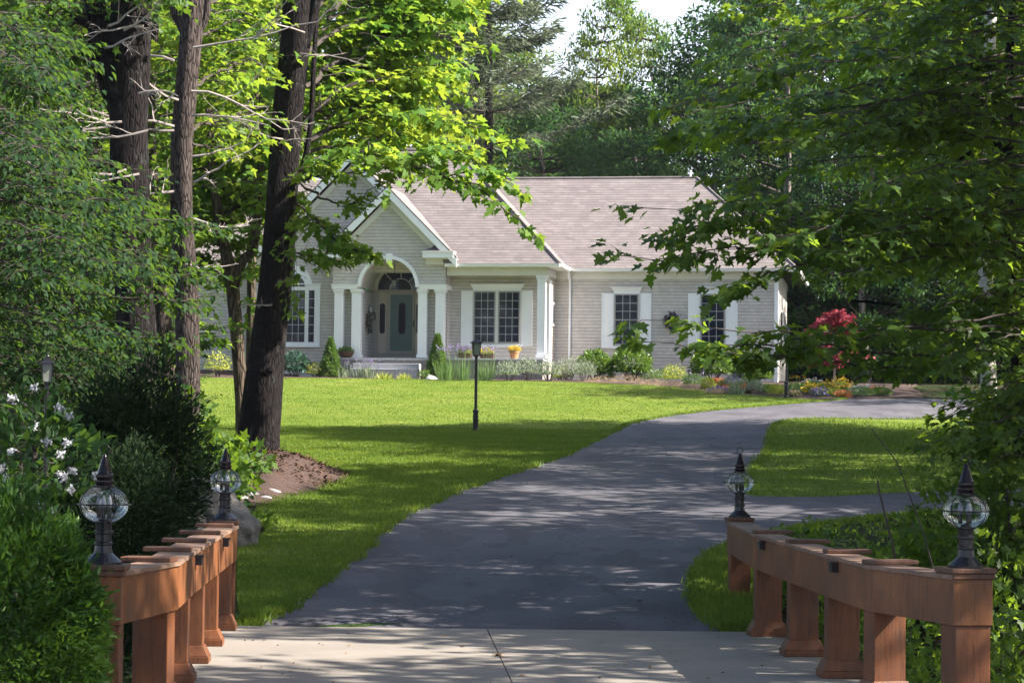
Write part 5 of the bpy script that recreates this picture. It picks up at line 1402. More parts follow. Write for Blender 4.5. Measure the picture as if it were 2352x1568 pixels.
for i in range(50):
    y = rng.uniform(-40, 860)
    lim = np.interp(y, [-40, 100, 300, 450, 600, 700, 780, 900], [1650, 1600, 1560, 1700, 1830, 1900, 2020, 2080])
    xe = lim + rng.uniform(0, 1) ** 1.2 * (2250 - lim); Ye = rng.uniform(19, 27)
    bough_px(f_, [(2420, y - 60 + rng.uniform(-80, 80)), ((2400 + xe) / 2, y - 40), (xe, y + rng.uniform(-10, 30))], [23, (23 + Ye) / 2, Ye], .62, 26, 9, .092, .016, droop=.3, flat=.22, jit=.04)
for i in range(14):
    y = rng.uniform(850, 1080); xe = rng.uniform(2100, 2330)
    bough_px(f_, [(2430, y - 120), (2380, y - 40), (xe, y)], [22, 21, rng.uniform(19, 22)], .5, 22, 8, .09, .014, droop=.35, flat=.3)
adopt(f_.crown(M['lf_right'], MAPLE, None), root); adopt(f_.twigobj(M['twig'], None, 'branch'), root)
adopt(trunk_mesh('trunk', M['bark_grey'], [(root.location.x, 22, root.location.z - .2), at(2438, 500, 22), at(2430, 0, 22), at(2440, -500, 22)], [.2, .17, .14, .09], k=12), root)
for a in ([(2365, 980), (2330, 800), (2320, 500), (2316, 230), (2325, 0), (2330, -200)],):
    r2 = empty('maple_tree', tuple(ground(at(2316, 900, 25)[0], 25)), 0, 'thin dark stemmed maple sapling near the right edge', 'tree')
    adopt(trunk_mesh('trunk', M['bark_dark'], pxs(a, 25), [.07, .06, .055, .05, .04, .03], k=10, extra=[(pxs([(2320, 620), (2250, 520), (2245, 330), (2180, 250)], 25), [.035, .03, .025, .015]), (pxs([(2320, 420), (2290, 330), (2180, 380), (2110, 430)], 25), [.035, .03, .02, .01]), (pxs([(2330, 820), (2200, 740), (2050, 700), (1950, 690)], 24), [.035, .03, .02, .01])]), r2)
    f_ = Fol()
    for i in range(26):
        y = rng.uniform(-40, 700); s_ = rng.choice([-1, 1], p=[.75, .25])
        bough_px(f_, [(2318, y + 30), (2318 + s_ * 70, y), (2318 + s_ * rng.uniform(120, 240), y + 10)], [25, 25.5, rng.uniform(24, 28)], .6, 22, 8, .10, .012, flat=.25)
    adopt(f_.crown(M['lf_mid'], MAPLE, None), r2); adopt(f_.twigobj(M['twig'], None, 'branch'), r2)

# ------------------------------------------------------------------ general trees (prototypes copied)
def proto_tree(seed, Ht, R, cb, nb, m, q, size, mat, T, r0_=.22, barkm='bark_grey', shape='round', lean=.3, name='maple_tree'):
    rs = np.random.default_rng(seed)
    root = empty(name, (0, 0, 0))
    axis = curve_pts([(0, 0, -.3), (rs.normal(0, lean), rs.normal(0, lean), Ht * .35), (rs.normal(0, lean * 1.5), rs.normal(0, lean * 1.5), Ht * .7), (rs.normal(0, lean * 2), rs.normal(0, lean * 2), Ht * .97)], 20)
    f_ = Fol()
    for i in range(nb):
        u = cb + (1 - cb) * ((i + .5) / nb); az = i * 2.399 + rs.normal(0, .3)
        pz = axis[int(u * 19)]
        v = (u - cb) / (1 - cb)
        pr = math.sin(math.pi * min(1, .22 + .78 * v)) ** .6 if shape == 'round' else (1.05 - v) ** .8
        L = R * pr * rs.uniform(.65, 1.15) + .3
        d = np.array([math.cos(az), math.sin(az), 0]); upk = rs.uniform(.1, .55) if shape == 'round' else rs.uniform(-.15, .2)
        c1 = pz + d * L * .5 + (0, 0, upk * L * .5); c2 = pz + d * L + (0, 0, upk * L * .75)
        bough(f_, rs, [pz, c1, c2], L * .38 + .25, m, q, size, r=.02 + .008 * L, lift=.12 if shape == 'round' else 0)
    f_.crown(M[mat], T, root); f_.twigobj(M['twig'], root, 'branch')
    m_ = MB(); m_.tube(axis, np.linspace(r0_ * 1.15, r0_ * .18, 20), 9); m_.build('trunk', M[barkm], root, smooth=True)
    return root
def clump_tree(seed, Ht, R, cb, ncl, nl, size, mat, r0_=.2, barkm='bark_far', name='broadleaf_tree', top=.55):
    rs = np.random.default_rng(seed); root = empty(name, (0, 0, 0)); f_ = Fol()
    axis = curve_pts([(0, 0, -.3), (rs.normal(0, .3), rs.normal(0, .3), Ht * .35), (rs.normal(0, .5), rs.normal(0, .5), Ht * .7), (rs.normal(0, .5), rs.normal(0, .5), Ht * .96)], 20)
    for i in range(ncl):
        u = cb + (1 - cb) * ((i + .5) / ncl); v = (u - cb) / (1 - cb); az = i * 2.399 + rs.normal(0, .4)
        pr = (math.sin(math.pi * min(1, .25 + .75 * v)) ** top) if v > 0 else .5
        rr = R * pr * rs.uniform(.35, 1.0) ** .7; c0 = axis[int(u * 19)]
        c = c0 + np.array([math.cos(az) * rr, math.sin(az) * rr, rr * .35 - .3]); rc_ = rs.uniform(.6, 1.25) * (1.15 - .45 * v)
        n_ = int(nl * rs.uniform(.6, 1.2) * rc_)
        cloud(f_, rs, c, (rc_ * 1.15, rc_ * 1.15, rc_ * .62), n_, size, .25, .15, -.55, .35)
        f_.twigs(np.array([c0, (c0 + c) / 2 + (0, 0, -.2)]), np.array([(c0 + c) / 2 + (0, 0, -.2), c]), np.array([.05, .035]), np.array([.035, .012]))
        f_.twigs(np.repeat(c[None], 5, 0), c + rs.normal(0, .5, (5, 3)) * rc_, .012, .005)
    f_.crown(M[mat], RHOMB, root); f_.twigobj(M['twig'], root, 'branch')
    m_ = MB(); m_.tube(axis, np.linspace(r0_ * 1.15, r0_ * .15, 20), 9); m_.build('trunk', M[barkm], root, smooth=True)
    return root
def place(root, x, y, s=1.0, rz=0.0, label='', cat='tree', group=None, z=None, first=None, sz=None):
    o = root if first else copy_tree(root)
    o.location = (x, y, float(hh(x, y)) - .1 if z is None else z); o.scale = (s, s, sz or s); o.rotation_euler = (0, 0, rz)
    tag(o, label, cat, group); return o
used = {}
def put(key, *a, **k):
    o = place(PT[key], *a, first=key not in used, **k); used[key] = 1; return o
PT = {
 'mid': proto_tree(1, 13, 4.2, .16, 60, 16, 10, .19, 'lf_mid', MAPLE8),
 'mid2': proto_tree(2, 12, 3.8, .10, 60, 16, 10, .18, 'lf_bright', MAPLE8),
 'shade': clump_tree(3, 15, 4.8, .30, 32, 210, .32, 'lf_canopy', name='maple_tree'),
 'over': clump_tree(13, 16, 5.6, .56, 34, 210, .32, 'lf_canopy', .24, 'bark_dark', 'maple_tree', .3),
 'hi': proto_tree(9, 14, 4.0, .42, 46, 16, 10, .18, 'lf_bright', MAPLE8),
 'bA': clump_tree(4, 19, 5.0, .10, 120, 190, .24, 'lf_back_a'),
 'bB': clump_tree(5, 18, 5.4, .05, 130, 190, .24, 'lf_back_b'),
 'bC': clump_tree(6, 17, 3.8, .14, 90, 160, .23, 'lf_back_a', .16),
 'und': proto_tree(7, 6, 2.6, .04, 60, 14, 9, .16, 'lf_back_b', RHOMB, .08),
 'undd': proto_tree(8, 5, 2.2, .04, 56, 14, 9, .12, 'lf_dark', OVAL, .07),
}
rs = np.random.default_rng(99)
# woods behind the house
lab = {'bA': 'yellow green leafy tree in the woods behind the house', 'bB': 'cool dark green leafy tree in the woods behind the house', 'bC': 'slender yellow green tree in the woods behind the house'}
rows = [('bB', 1.2, 103, .72), ('bB', 5.5, 105, .66), ('bB', 11.6, 101, 1.05), ('bB', 9.6, 109, 1.0), ('bA', 14.2, 113, 1.15), ('bA', -3, 108, .95), ('bA', -8, 104, 1.05), ('bC', -12, 108, 1.15), ('bA', -17, 104, 1.1), ('bB', -22, 108, 1.1), ('bB', -27, 104, 1.15),
        ('bA', 5, 116, .78), ('bC', 0, 118, .86), ('bB', 9.5, 118, .85), ('bB', 15.5, 110, 1.06), ('bA', 20, 106, 1.1), ('bB', 24.5, 102, 1.1), ('bA', 28.5, 108, 1.1),
        ('bB', 14, 92, .72), ('bB', 18.5, 96, .95), ('bA', 23, 92, .9), ('bB', 17, 122, 1.1), ('bC', 24, 124, 1.1), ('bB', 30, 96, 1.0), ('bC', -6, 124, 1.1), ('bA', -14, 124, 1.2), ('bB', 6, 130, .78), ('bA', 13, 134, 1.0), ('bC', -24, 122, 1.2), ('bB', 1.0, 136, .85), ('bB', 1.6, 112, .80), ('bB', 4.4, 121, .84), ('bB', 3.0, 127, .88), ('bA', -1.5, 130, 1.0)]
for i, (k_, x, y, s) in enumerate(rows):
    dx_ = CX + F * x / y
    reg = ('left of the arched entry', 'above the left gable', 'beside the tall pine', 'above the middle of the roof', 'in the sky gap above the long ridge', 'above the right end of the ridge', 'beyond the red leaved maple', 'at the far right')[int(np.searchsorted([500, 880, 1180, 1380, 1600, 1850, 2100], dx_))]
    row = 'nearest the house, ' if y < 103.5 else ('in the second row, ' if y < 111 else ('in the third row, ' if y < 120 else 'farthest back, '))
    put(k_, x, y, s, rs.uniform(0, 6.28), label=lab[k_].split(' in the woods')[0].replace(' leafy', '') + ' ' + row + reg, group=lab[k_].replace('leafy tree', 'trees').replace('slender yellow green tree', 'slender trees'))
for i in range(26):
    x = -24 + i * 2.1 + rs.normal(0, .5); y = 97 + rs.uniform(-3, 6)
    if x < -14: y = 92
    put('und', x, y, rs.uniform(.8, 1.3), rs.uniform(0, 6), label='bushy dark green undergrowth tree at the foot of the woods behind the house', group='undergrowth behind the house')
# woods on the left of the lawn
for i, (k_, x, y, s, l) in enumerate([('hi', -9.3, 52, 1.15, 'bright green maple behind the slim forked maple'), ('mid', -8.7, 45, .95, 'green maple behind the thickest dark trunk'), ('mid2', -12.2, 58, 1.2, 'tall bright maple between the left trunks'),
     ('mid', -10.8, 51, 1.1, 'broad green maple far back at the left edge'), ('mid', -7.4, 38, .7, 'green maple nearest the left edge behind the beech'), ('hi', -11.2, 66, 1.3, 'tall bright maple left of the house'), ('mid', -15.8, 76, 1.3, 'large green maple farthest left beside the house'), ('mid2', -15, 66, 1.3, 'bright maple far back beside the left edge')]):
    put(k_, x, y, s, rs.uniform(0, 6), label=l, group='maples in the woods on the left')
for i, (x, y, s) in enumerate([(-6.4, 31, .45), (-5.9, 33.5, .42), (-7.0, 37, .5), (-6.6, 40, .5), (-7.8, 45, .6), (-8.2, 50, .6), (-9.6, 56, .7), (-5.3, 27.5, .4), (-11, 60, .8), (-13, 70, .9), (-6.1, 35.5, .36), (-12.5, 80, .8)]):
    put('undd', x, y, s, rs.uniform(0, 6), label='low dark leafy bush on the shaded woodland floor at the left', cat='bush', group='bushes on the left woodland floor')
# trees on the right of the drive, in and beyond the frame: their shade falls across lawn and drive
for i, (k_, x, y, s, l) in enumerate([('mid2', 11.6, 44, 1.0, 'green maple beyond the island lawn behind the hanging boughs'), ('mid2', 14.5, 54, 1.1, 'brighter green maple at the far right of the island lawn'), ('mid', 21, 72, 1.2, 'large maple by the far turn of the drive'), ('mid2', 9.6, 35, .9, 'fresh green maple low at the right edge'), ('mid2', 12.6, 39.5, .95, 'sunlit maple seen through the hanging boughs at the right'), ('mid2', 13.4, 49, 1.25, 'tall sunlit maple behind the pale stem at the right'), ('mid', 24, 84, 1.2, 'large maple in the woods right of the house')]):
    put(k_, x, y, s, rs.uniform(0, 6), label=l, group='maples right of the drive')
for i, (x, y, s) in enumerate([(10.5, 22, .85), (12.5, 27, .95), (13.5, 33, .95), (24, 50, 1.6), (9.8, 17.2, .7), (12.5, 18, .85), (9.5, 12.5, .75), (20, 31, 1.0), (13.5, 10, .8), (19.5, 25, 1.05)]):
    put('shade', x, y, s, rs.uniform(0, 6), label='maple standing to the right of the view, its shade lying across the drive', group='maples right of the frame that shade the drive')
for i, (x, y, s) in enumerate([(11.2, 20.5, .9), (6.6, 11, 1.0), (-7.2, 12.5, 1.0), (-8.0, 20, 1.0), (7.0, 2.5, 1.0), (-6.5, 3.5, 1.0), (10.5, 7, 1.0)]):
    put('over', x, y, s, rs.uniform(0, 6), label='tall maple beside the bridge whose high crown spreads over the drive above the frame', group='high maples over the bridge')
def ground_cover(name, n, xr, yr, seed, label, mat='lf_right', size=.06):
    r_ = np.random.default_rng(seed); x = r_.uniform(*xr, n); y = r_.uniform(*yr, n)
    k = ~inside(lawn_main, x, y) & ~inside(drive_poly, x, y) & ~inside(isl_poly, x, y) & ~inside(patch, x, y) & (np.abs(x) < .225 * y + .4)
    k &= (np.sin(x * 2.1 + seed) * np.sin(y * 1.7) + r_.uniform(-.6, .9, n)) > -.1
    dk = (y < 19.3) & (x > -2.9 - (19.3 - y) * .0) & (x < 2.4); k &= ~dk
    x, y = x[k], y[k]; n = len(x)
    P = np.stack([x, y, hh(x, y) + r_.uniform(.0, .14, n)], 1)
    f = Fol(); f.leaves(P, r_.normal(0, 1, (n, 3)) + (0, 0, .5), r_.normal(0, .5, (n, 3)) + (0, 0, 1), size * r_.uniform(.5, 1.6, n))
    tag(f.crown(M[mat], OVAL, None, name), label, 'ground cover', None, 'stuff')
ground_cover('undergrowth', 11000, (2.2, 9), (12, 29), 5, 'low leafy ground cover on the gully floor right of the bridge', 'lf_mid', .07)
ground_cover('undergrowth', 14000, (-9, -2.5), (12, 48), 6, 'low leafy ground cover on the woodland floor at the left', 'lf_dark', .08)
def litter():
    r_ = np.random.default_rng(15); n = 2600
    x = r_.uniform(-4, 9, n); y = r_.uniform(19, 60, n); k = inside(drive_poly, x, y); x, y = x[k], y[k]
    x2 = r_.uniform(-2.2, 2.1, 120); y2 = r_.uniform(13, 19, 120)
    z = np.concatenate([hh(x, y) + .014, np.full(120, .02)]); x = np.concatenate([x, x2]); y = np.concatenate([y, y2]); n = len(x)
    f = Fol(); f.leaves(np.stack([x, y, z], 1), r_.normal(0, 1, (n, 3)) * (1, 1, .15), r_.normal(0, .25, (n, 3)) + (0, 0, 1), r_.uniform(.012, .05, n))
    tag(f.crown(M['deadleaf'], OVAL, None, 'leaf_litter'), 'scattered dry leaf scraps lying on the drive and bridge deck', 'leaf litter', None, 'stuff')
litter()
for i, (x, y, s) in enumerate([(18.5, 52.0, 1.12), (20.5, 47.5, 1.12)]):
    put('bB', x, y, s, rs.uniform(0, 6), label='tall dense maple right of the island lawn whose shade bands the lawn', group='maples whose shade bands the lawn')
# the tall pine
def pine(x, y, Ht, label):
    rs_ = np.random.default_rng(12); root = empty('pine_tree', (x, y, float(hh(x, y))), 0, label, 'tree')
    f_ = Fol(); axis = curve_pts([(0, 0, -.3), (.1, 0, Ht * .4), (-.1, 0, Ht * .75), (.1, 0, Ht)], 24)
    for i in range(86):
        u = .33 + .67 * (i + .5) / 86; az = i * 2.399 + rs_.normal(0, .4); p = axis[int(u * 23)]
        L = (4.2 * (1.02 - (u - .33) / .67) ** .7 + .5) * rs_.uniform(.6, 1.15); d = np.array([math.cos(az), math.sin(az), 0])
        bough(f_, rs_, [p, p + d * L * .5 + (0, 0, .10 * L), p + d * L + (0, 0, .34 * L)], L * .32 + .15, 26, 15, .42, r=.035, lift=.25, droop=-.1, jit=.08, flat=1.0)
    f_.crown(M['needle'], np.array([(-.04, 0), (.04, 0), (.08, .5), (0, 1.0), (-.08, .5)]), root); f_.twigobj(M['twig'], root, 'branch')
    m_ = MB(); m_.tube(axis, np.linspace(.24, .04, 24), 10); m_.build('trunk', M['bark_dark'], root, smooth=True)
    for j in range(16):
        a = rs_.uniform(0, 6.28); u = rs_.uniform(.15, .45)
        dead_branch(root, 'twig', axis[int(u * 23)], (math.cos(a), math.sin(a), .25), rs_.uniform(1.5, 3.2), 300 + j, .035)
p_ = at(1115, 500, 97); pine(p_[0], 97, 27, 'tall grey green pine with bare lower limbs behind the house')
# wispy tops against the sky, right of the gap
for (x, y_, Hh, s) in ((1405, 112, 1.16, 0), (1480, 114, 1.08, 1)):
    p_ = at(x, 500, y_); put('bC', p_[0], y_, .62, s * 2.0, label='thin topped tree poking into the sky, ' + ('right one' if s else 'left one') + ' of the pair above the ridge', group='thin treetops against the sky', sz=Hh)

# ------------------------------------------------------------------ shrubs near the bridge
def shrub(name, c, rad, n, size, mat, T, label, seed, shell=.55, upb=.4, low=-.3, cat='shrub', group=None, lump=.18, stems=True, flowers=None, fold=.18):
    rs_ = np.random.default_rng(seed); root = empty(name, tuple(map(float, c)), 0, label, cat, group)
    f_ = Fol(); cloud(f_, rs_, (0, 0, rad[2] * .95), rad, n, size, shell, upb, low, lump)
    f_.crown(M[mat], T, root, 'foliage', fold)
    if stems:
        f2 = Fol(); ns = 14; a = rs_.uniform(0, 6.28, ns); A = np.stack([.1 * rad[0] * np.cos(a), .1 * rad[1] * np.sin(a), np.full(ns, -.05)], 1)
        B_ = np.stack([.75 * rad[0] * np.cos(a), .75 * rad[1] * np.sin(a), rad[2] * rs_.uniform(.8, 1.5, ns)], 1)
        f2.twigs(A, B_, .02 * rad[0] + .006, .004); f2.twigobj(M['twig'], root, 'stem')
    if flowers:
        fm, fn_, fs_, fT, where = flowers
        f3 = Fol(); u = nrm(rs_.normal(0, 1, (fn_, 3))); u[:, 2] = np.abs(u[:, 2]) * .8 + where
        u[:, 1] = -np.abs(u[:, 1]) - .2; u = nrm(u); cen = np.array([0, 0, rad[2] * .95]) + u * np.array(rad) * rs_.uniform(1.0, 1.12, (fn_, 1))
        kk = 46; of = nrm(rs_.normal(0, 1, (fn_, kk, 3))); P = (cen[:, None] + of * fs_ * rs_.uniform(.15, .5, (fn_, kk, 1)) * np.array([1, 1, .75])).reshape(-1, 3)
        f3.leaves(P, rs_.normal(0, 1, (fn_ * kk, 3)), of.reshape(-1, 3) + rs_.normal(0, .3, (fn_ * kk, 3)), np.full(fn_ * kk, fs_ * .42)); f3.crown(M[fm], fT, root, 'blossom')
    return root
# clipped yew, bottom left
c = at(40, 1500, 11.3)
r_ = shrub('yew_shrub', (c[0] - .10, 11.3, -.27), (.53, .52, .78), 42000, .050, 'yew', FEATH, 'bushy bright green yew in the bottom left corner', 51, .72, .35, -1, lump=.10)
c = at(330, 1150, 20.5)
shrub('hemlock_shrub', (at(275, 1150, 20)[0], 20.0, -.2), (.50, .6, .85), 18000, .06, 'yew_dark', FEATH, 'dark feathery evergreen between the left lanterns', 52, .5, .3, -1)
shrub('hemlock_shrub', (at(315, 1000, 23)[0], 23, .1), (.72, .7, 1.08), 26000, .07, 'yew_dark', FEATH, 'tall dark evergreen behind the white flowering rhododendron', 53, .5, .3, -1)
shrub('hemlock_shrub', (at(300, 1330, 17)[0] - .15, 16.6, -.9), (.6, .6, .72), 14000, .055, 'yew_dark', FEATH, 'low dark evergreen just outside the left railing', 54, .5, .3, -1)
c = at(70, 1100, 15.5)
shrub('rhododendron', (c[0] + .02, 15.5, .30), (.46, .4, .77), 1500, .085, 'lf_dark', OVAL, 'leggy rhododendron with white flower heads at the left edge', 55, .75, .3, .15, flowers=('whitefl', 40, .065, RHOMB, .0))
for i, (x, y, Y) in enumerate([(480, 1080, 31), (540, 1060, 33), (470, 1000, 33), (400, 1040, 30), (420, 930, 32), (500, 1120, 30)]):
    c = at(x, y, Y); z0 = float(hh(c[0], Y)); r2 = max(.35, (c[2] - z0) * .62)
    shrub('maple_seedling', (c[0], Y, z0), (.5, .45, r2), 260, .14, 'lf_mid', MAPLE8, 'bright leafed maple seedling ' + ('left of the leaning trunk, level with its foot', 'touching the left side of the leaning trunk', 'between the straight trunk and the forked maple', 'in front of the straight trunk foot', 'tallest, against the straight trunk', 'lowest, just behind the boulder')[i], 60 + i, .3, .2, -.6, group='maple seedlings by the left trunks')
c = G(590, 1225); shrub('bush', (c[0], c[1], c[2]), (.2, .2, .13), 260, .06, 'lf_mid', OVAL, 'small leafy weed at the end of the left railing', 69)
# low greenery right of the bridge
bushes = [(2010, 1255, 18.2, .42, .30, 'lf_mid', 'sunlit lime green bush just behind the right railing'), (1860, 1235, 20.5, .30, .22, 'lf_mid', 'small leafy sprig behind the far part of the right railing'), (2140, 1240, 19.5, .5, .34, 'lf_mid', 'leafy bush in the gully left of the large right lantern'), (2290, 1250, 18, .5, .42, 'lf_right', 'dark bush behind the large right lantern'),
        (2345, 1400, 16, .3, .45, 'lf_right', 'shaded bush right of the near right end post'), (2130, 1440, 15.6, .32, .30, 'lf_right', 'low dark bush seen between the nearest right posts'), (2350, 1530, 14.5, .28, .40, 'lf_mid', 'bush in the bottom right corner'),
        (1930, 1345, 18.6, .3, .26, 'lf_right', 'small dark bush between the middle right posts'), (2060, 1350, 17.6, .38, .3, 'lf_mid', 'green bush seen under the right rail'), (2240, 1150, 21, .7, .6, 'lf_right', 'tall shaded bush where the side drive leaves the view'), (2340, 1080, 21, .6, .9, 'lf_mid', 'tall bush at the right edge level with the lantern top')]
for i, (x, y, Y, w, h, mt, lb) in enumerate(bushes):
    c = at(x, y, Y); z0 = float(hh(c[0], Y)); top = c[2] + h * .6
    shrub('bush', (c[0], Y, z0), (w, w, max(.15, (top - z0) * .5)), int(900 * w / .4), .075, mt, MAPLE8, lb, 80 + i, .2, .25, -.8, group='bushes in the gully right of the bridge')
def bare_stem(pts, Y, label, r=.012):
    m_ = MB(); m_.tube([at(x, y, Y) for x, y in pts], np.linspace(r, r * .5, len(pts)), 6); o = m_.build('bare_sapling', M['twig']); tag(o, label, 'sapling')
bare_stem([(2070, 1360), (2050, 1250), (2020, 1130), (2014, 1098)], 18, 'bare dark upright stick in the gully, the thicker one')
bare_stem([(2150, 1330), (2120, 1220), (2060, 1060), (2002, 985)], 18.4, 'long thin bare stem leaning left over the gully', .008)

# ------------------------------------------------------------------ garden in front of the house
def GS(x, y): return G(x / S_, y / S_, 60, 81.5)
def gshrub(x, yb, w, h, n, size, mat, T, name, label, seed, cat='shrub', **k):
    """x, base y, width and height in photograph pixels"""
    p = GS(x, yb); s = 5620 / p[1]
    return shrub(name, (p[0], p[1], p[2] - .03), (w / s / 2, w / s / 2 * .8, h / s * .52), n, size, mat, T, label, seed, cat=cat, **k)
gshrub(704, 897, 68, 58, 1300, .11, 'shrub_blue', OVAL, 'rhododendron', 'dark blue green rhododendron under the arched window', 201)
def cone(x, yb, w, h, label, seed):
    p = GS(x, yb); s = 5620 / p[1]; rs_ = np.random.default_rng(seed); root = empty('dwarf_spruce', tuple(p), 0, label, 'conifer', 'dwarf spruces beside the steps')
    n = 5200; u = rs_.uniform(0, 1, n) ** 1.4; a = rs_.uniform(0, 6.28, n); R_ = w / s / 2; H_ = h / s
    lump = 1 + .13 * np.sin(a * 5 + u * 14) + .1 * np.sin(a * 3 - u * 25)
    r_ = R_ * (1 - u) ** .85 * lump * rs_.uniform(.72, 1.05, n) + .015
    P = np.stack([r_ * np.cos(a), r_ * np.sin(a), .03 + u * H_], 1); D = np.stack([np.cos(a), np.sin(a), np.full(n, .7)], 1) + rs_.normal(0, .35, (n, 3))
    f_ = Fol(); f_.leaves(P, D, rs_.normal(0, 1, (n, 3)) + (0, 0, .5), .085 * rs_.uniform(.6, 1.2, n)); f_.crown(M['spruce'], OVAL, root, 'foliage')
    m_ = MB(); m_.tube([(0, 0, -.05), (0, 0, H_ * .9)], [.05, .01], 8); m_.build('trunk', M['twig'], root)
cone(790, 880, 50, 92, 'conical dwarf spruce left of the entry columns', 202); cone(1045, 902, 52, 104, 'conical dwarf spruce right of the entry columns', 203)
def spikes(x, yb, w, h, nb, label, seed, name='iris_clump', blade='iris_leaf', flower=None, nf=0, fz=.85, cat='flowers', group=None, thick=.02, fsz=.07, splay=.3):
    p = GS(x, yb); s = 5620 / p[1]; rs_ = np.random.default_rng(seed); root = empty(name, tuple(map(float, p)), 0, label, cat, group)
    W_ = w / s / 2; H_ = h / s
    P = np.stack([rs_.normal(0, W_ * .42, nb), rs_.normal(0, W_ * .35, nb), np.zeros(nb) - .02], 1)
    D = np.stack([P[:, 0] / W_ * splay + rs_.normal(0, .07, nb), P[:, 1] / W_ * splay + rs_.normal(0, .07, nb), np.ones(nb)], 1)
    T = np.array([(-.5, 0), (.5, 0), (.45, .5), (0, 1.0), (-.45, .5)]) * np.array([thick / H_, 1])
    f_ = Fol(); f_.leaves(P, D, np.stack([rs_.normal(0, 1, nb), rs_.normal(0, 1, nb) - .5, np.zeros(nb)], 1), H_ * rs_.uniform(.45, .95, nb) * (.8 if flower else 1)); f_.crown(M[blade], T, root, 'foliage', 0)
    if flower:
        cen = np.stack([rs_.normal(0, W_ * .75, nf), rs_.normal(0, W_ * .5, nf), H_ * rs_.uniform(fz, 1.0, nf)], 1); kk = 12
        P2 = (cen[:, None] + rs_.normal(0, 1, (nf, kk, 3)) * np.array([fsz * .35, fsz * .35, fsz * (.8 if fz < .8 else .4)])).reshape(-1, 3)
        f3 = Fol(); f3.leaves(P2, rs_.normal(0, 1, (nf * kk, 3)), rs_.normal(0, 1, (nf * kk, 3)), np.full(nf * kk, fsz * .6)); f3.twigs(cen * np.array([.6, .6, 0]), cen, .006, .004)
        f3.crown(M[flower], OVAL, root, 'blossom'); f3.twigobj(M['iris_leaf'], root, 'stem')
    return root
for i, (x, l) in enumerate([(1067, 'left of three tall iris clumps below the porch window, with violet blooms'), (1107, 'middle one of three tall iris clumps, in line with the left shutter'), (1160, 'iris clump just right of the lawn lamp post, with violet blooms')]):
    spikes(x, 910, 42, 82, 150, l, 210 + i, flower='violet', nf=9, fz=.9, group='tall irises below the porch', fsz=.10)
spikes(872, 902, 42, 46, 90, 'purple salvia spikes in front of the granite steps', 214, 'salvia_clump', 'silver', 'violet', 34, .55, fsz=.06, thick=.05)
spikes(815, 902, 46, 42, 120, 'grey leaved catmint with faded purple spikes left of the steps', 215, 'catmint_clump', 'silver', 'violet', 10, .6, fsz=.05, thick=.05)
spikes(917, 906, 34, 24, 80, 'small grassy daylily in front of the steps, left one', 216, 'daylily_clump', 'lime', cat='plant', splay=.9, thick=.03); spikes(967, 906, 30, 22, 80, 'small grassy daylily in front of the right end of the steps', 217, 'daylily_clump', 'lime', cat='plant', splay=.9, thick=.03)
gshrub(757, 901, 54, 36, 900, .06, 'lime', OVAL, 'spurge_clump', 'yellow green spurge mound left of the catmint', 218, 'plant')
gshrub(1012, 906, 28, 24, 300, .06, 'shrub', OVAL, 'perennial_clump', 'small green perennial beside the white rock', 219, 'plant')
p = GS(1031, 907); rock('stone', tuple(p), (.28, .2, .14), 4.4, 'granite', 'smooth pale rock at the edge of the lawn by the right spruce', 'rock')
for i, (x, l) in enumerate([(1215, 'first from the left'), (1262, 'second from the left'), (1312, 'third from the left'), (1360, 'fourth from the left'), (1398, 'last on the right')]):
    gshrub(x, 911 - (i % 2) * 2, 60, 52 + (i % 2) * 6, 1500, .07, 'silver', NEED * np.array([4.0, 1]), 'catmint_clump', 'silver grey catmint mound in the row below the porch, ' + l, 220 + i, 'plant', shell=.35, upb=1.6, group='silver catmint row')
gshrub(1345, 878, 50, 32, 500, .07, 'lime', OVAL, 'boxwood', 'yellowish rounded shrub at the corner of the porch', 230)
for i, (x, yb, w, h, l) in enumerate([(1422, 897, 74, 68, 'round leafy shrub left of the first single window'), (1508, 900, 92, 74, 'widest round shrub, under the first single window'), (1703, 908, 92, 70, 'round shrub under the second single window'), (1798, 916, 88, 52, 'lower round shrub near the right corner of the house')]):
    gshrub(x, yb + 2, w * 1.08, h * 1.06, 4200, .095, 'shrub', OVAL, 'lilac_shrub', l, 240 + i, lump=.1, shell=.6, group='round shrubs along the right wing')
for i, (x, yb, w, h, l) in enumerate([(1436, 917, 84, 19, 'leftmost'), (1500, 919, 80, 25, 'second and tallest'), (1556, 924, 74, 22, 'third'), (1606, 929, 72, 22, 'fourth'), (1662, 935, 70, 19, 'fifth'), (1712, 942, 56, 15, 'rightmost')]):
    gshrub(x, yb, w, h, 900, .05, 'pink', NEED * np.array([3, 1]), 'groundcover_mound', 'low faded pink flowering mound on the lawn edge, ' + l + ' of its row', 250 + i, 'plant', shell=.5, upb=1.2, stems=False, group='faded pink mounds on the lawn edge')
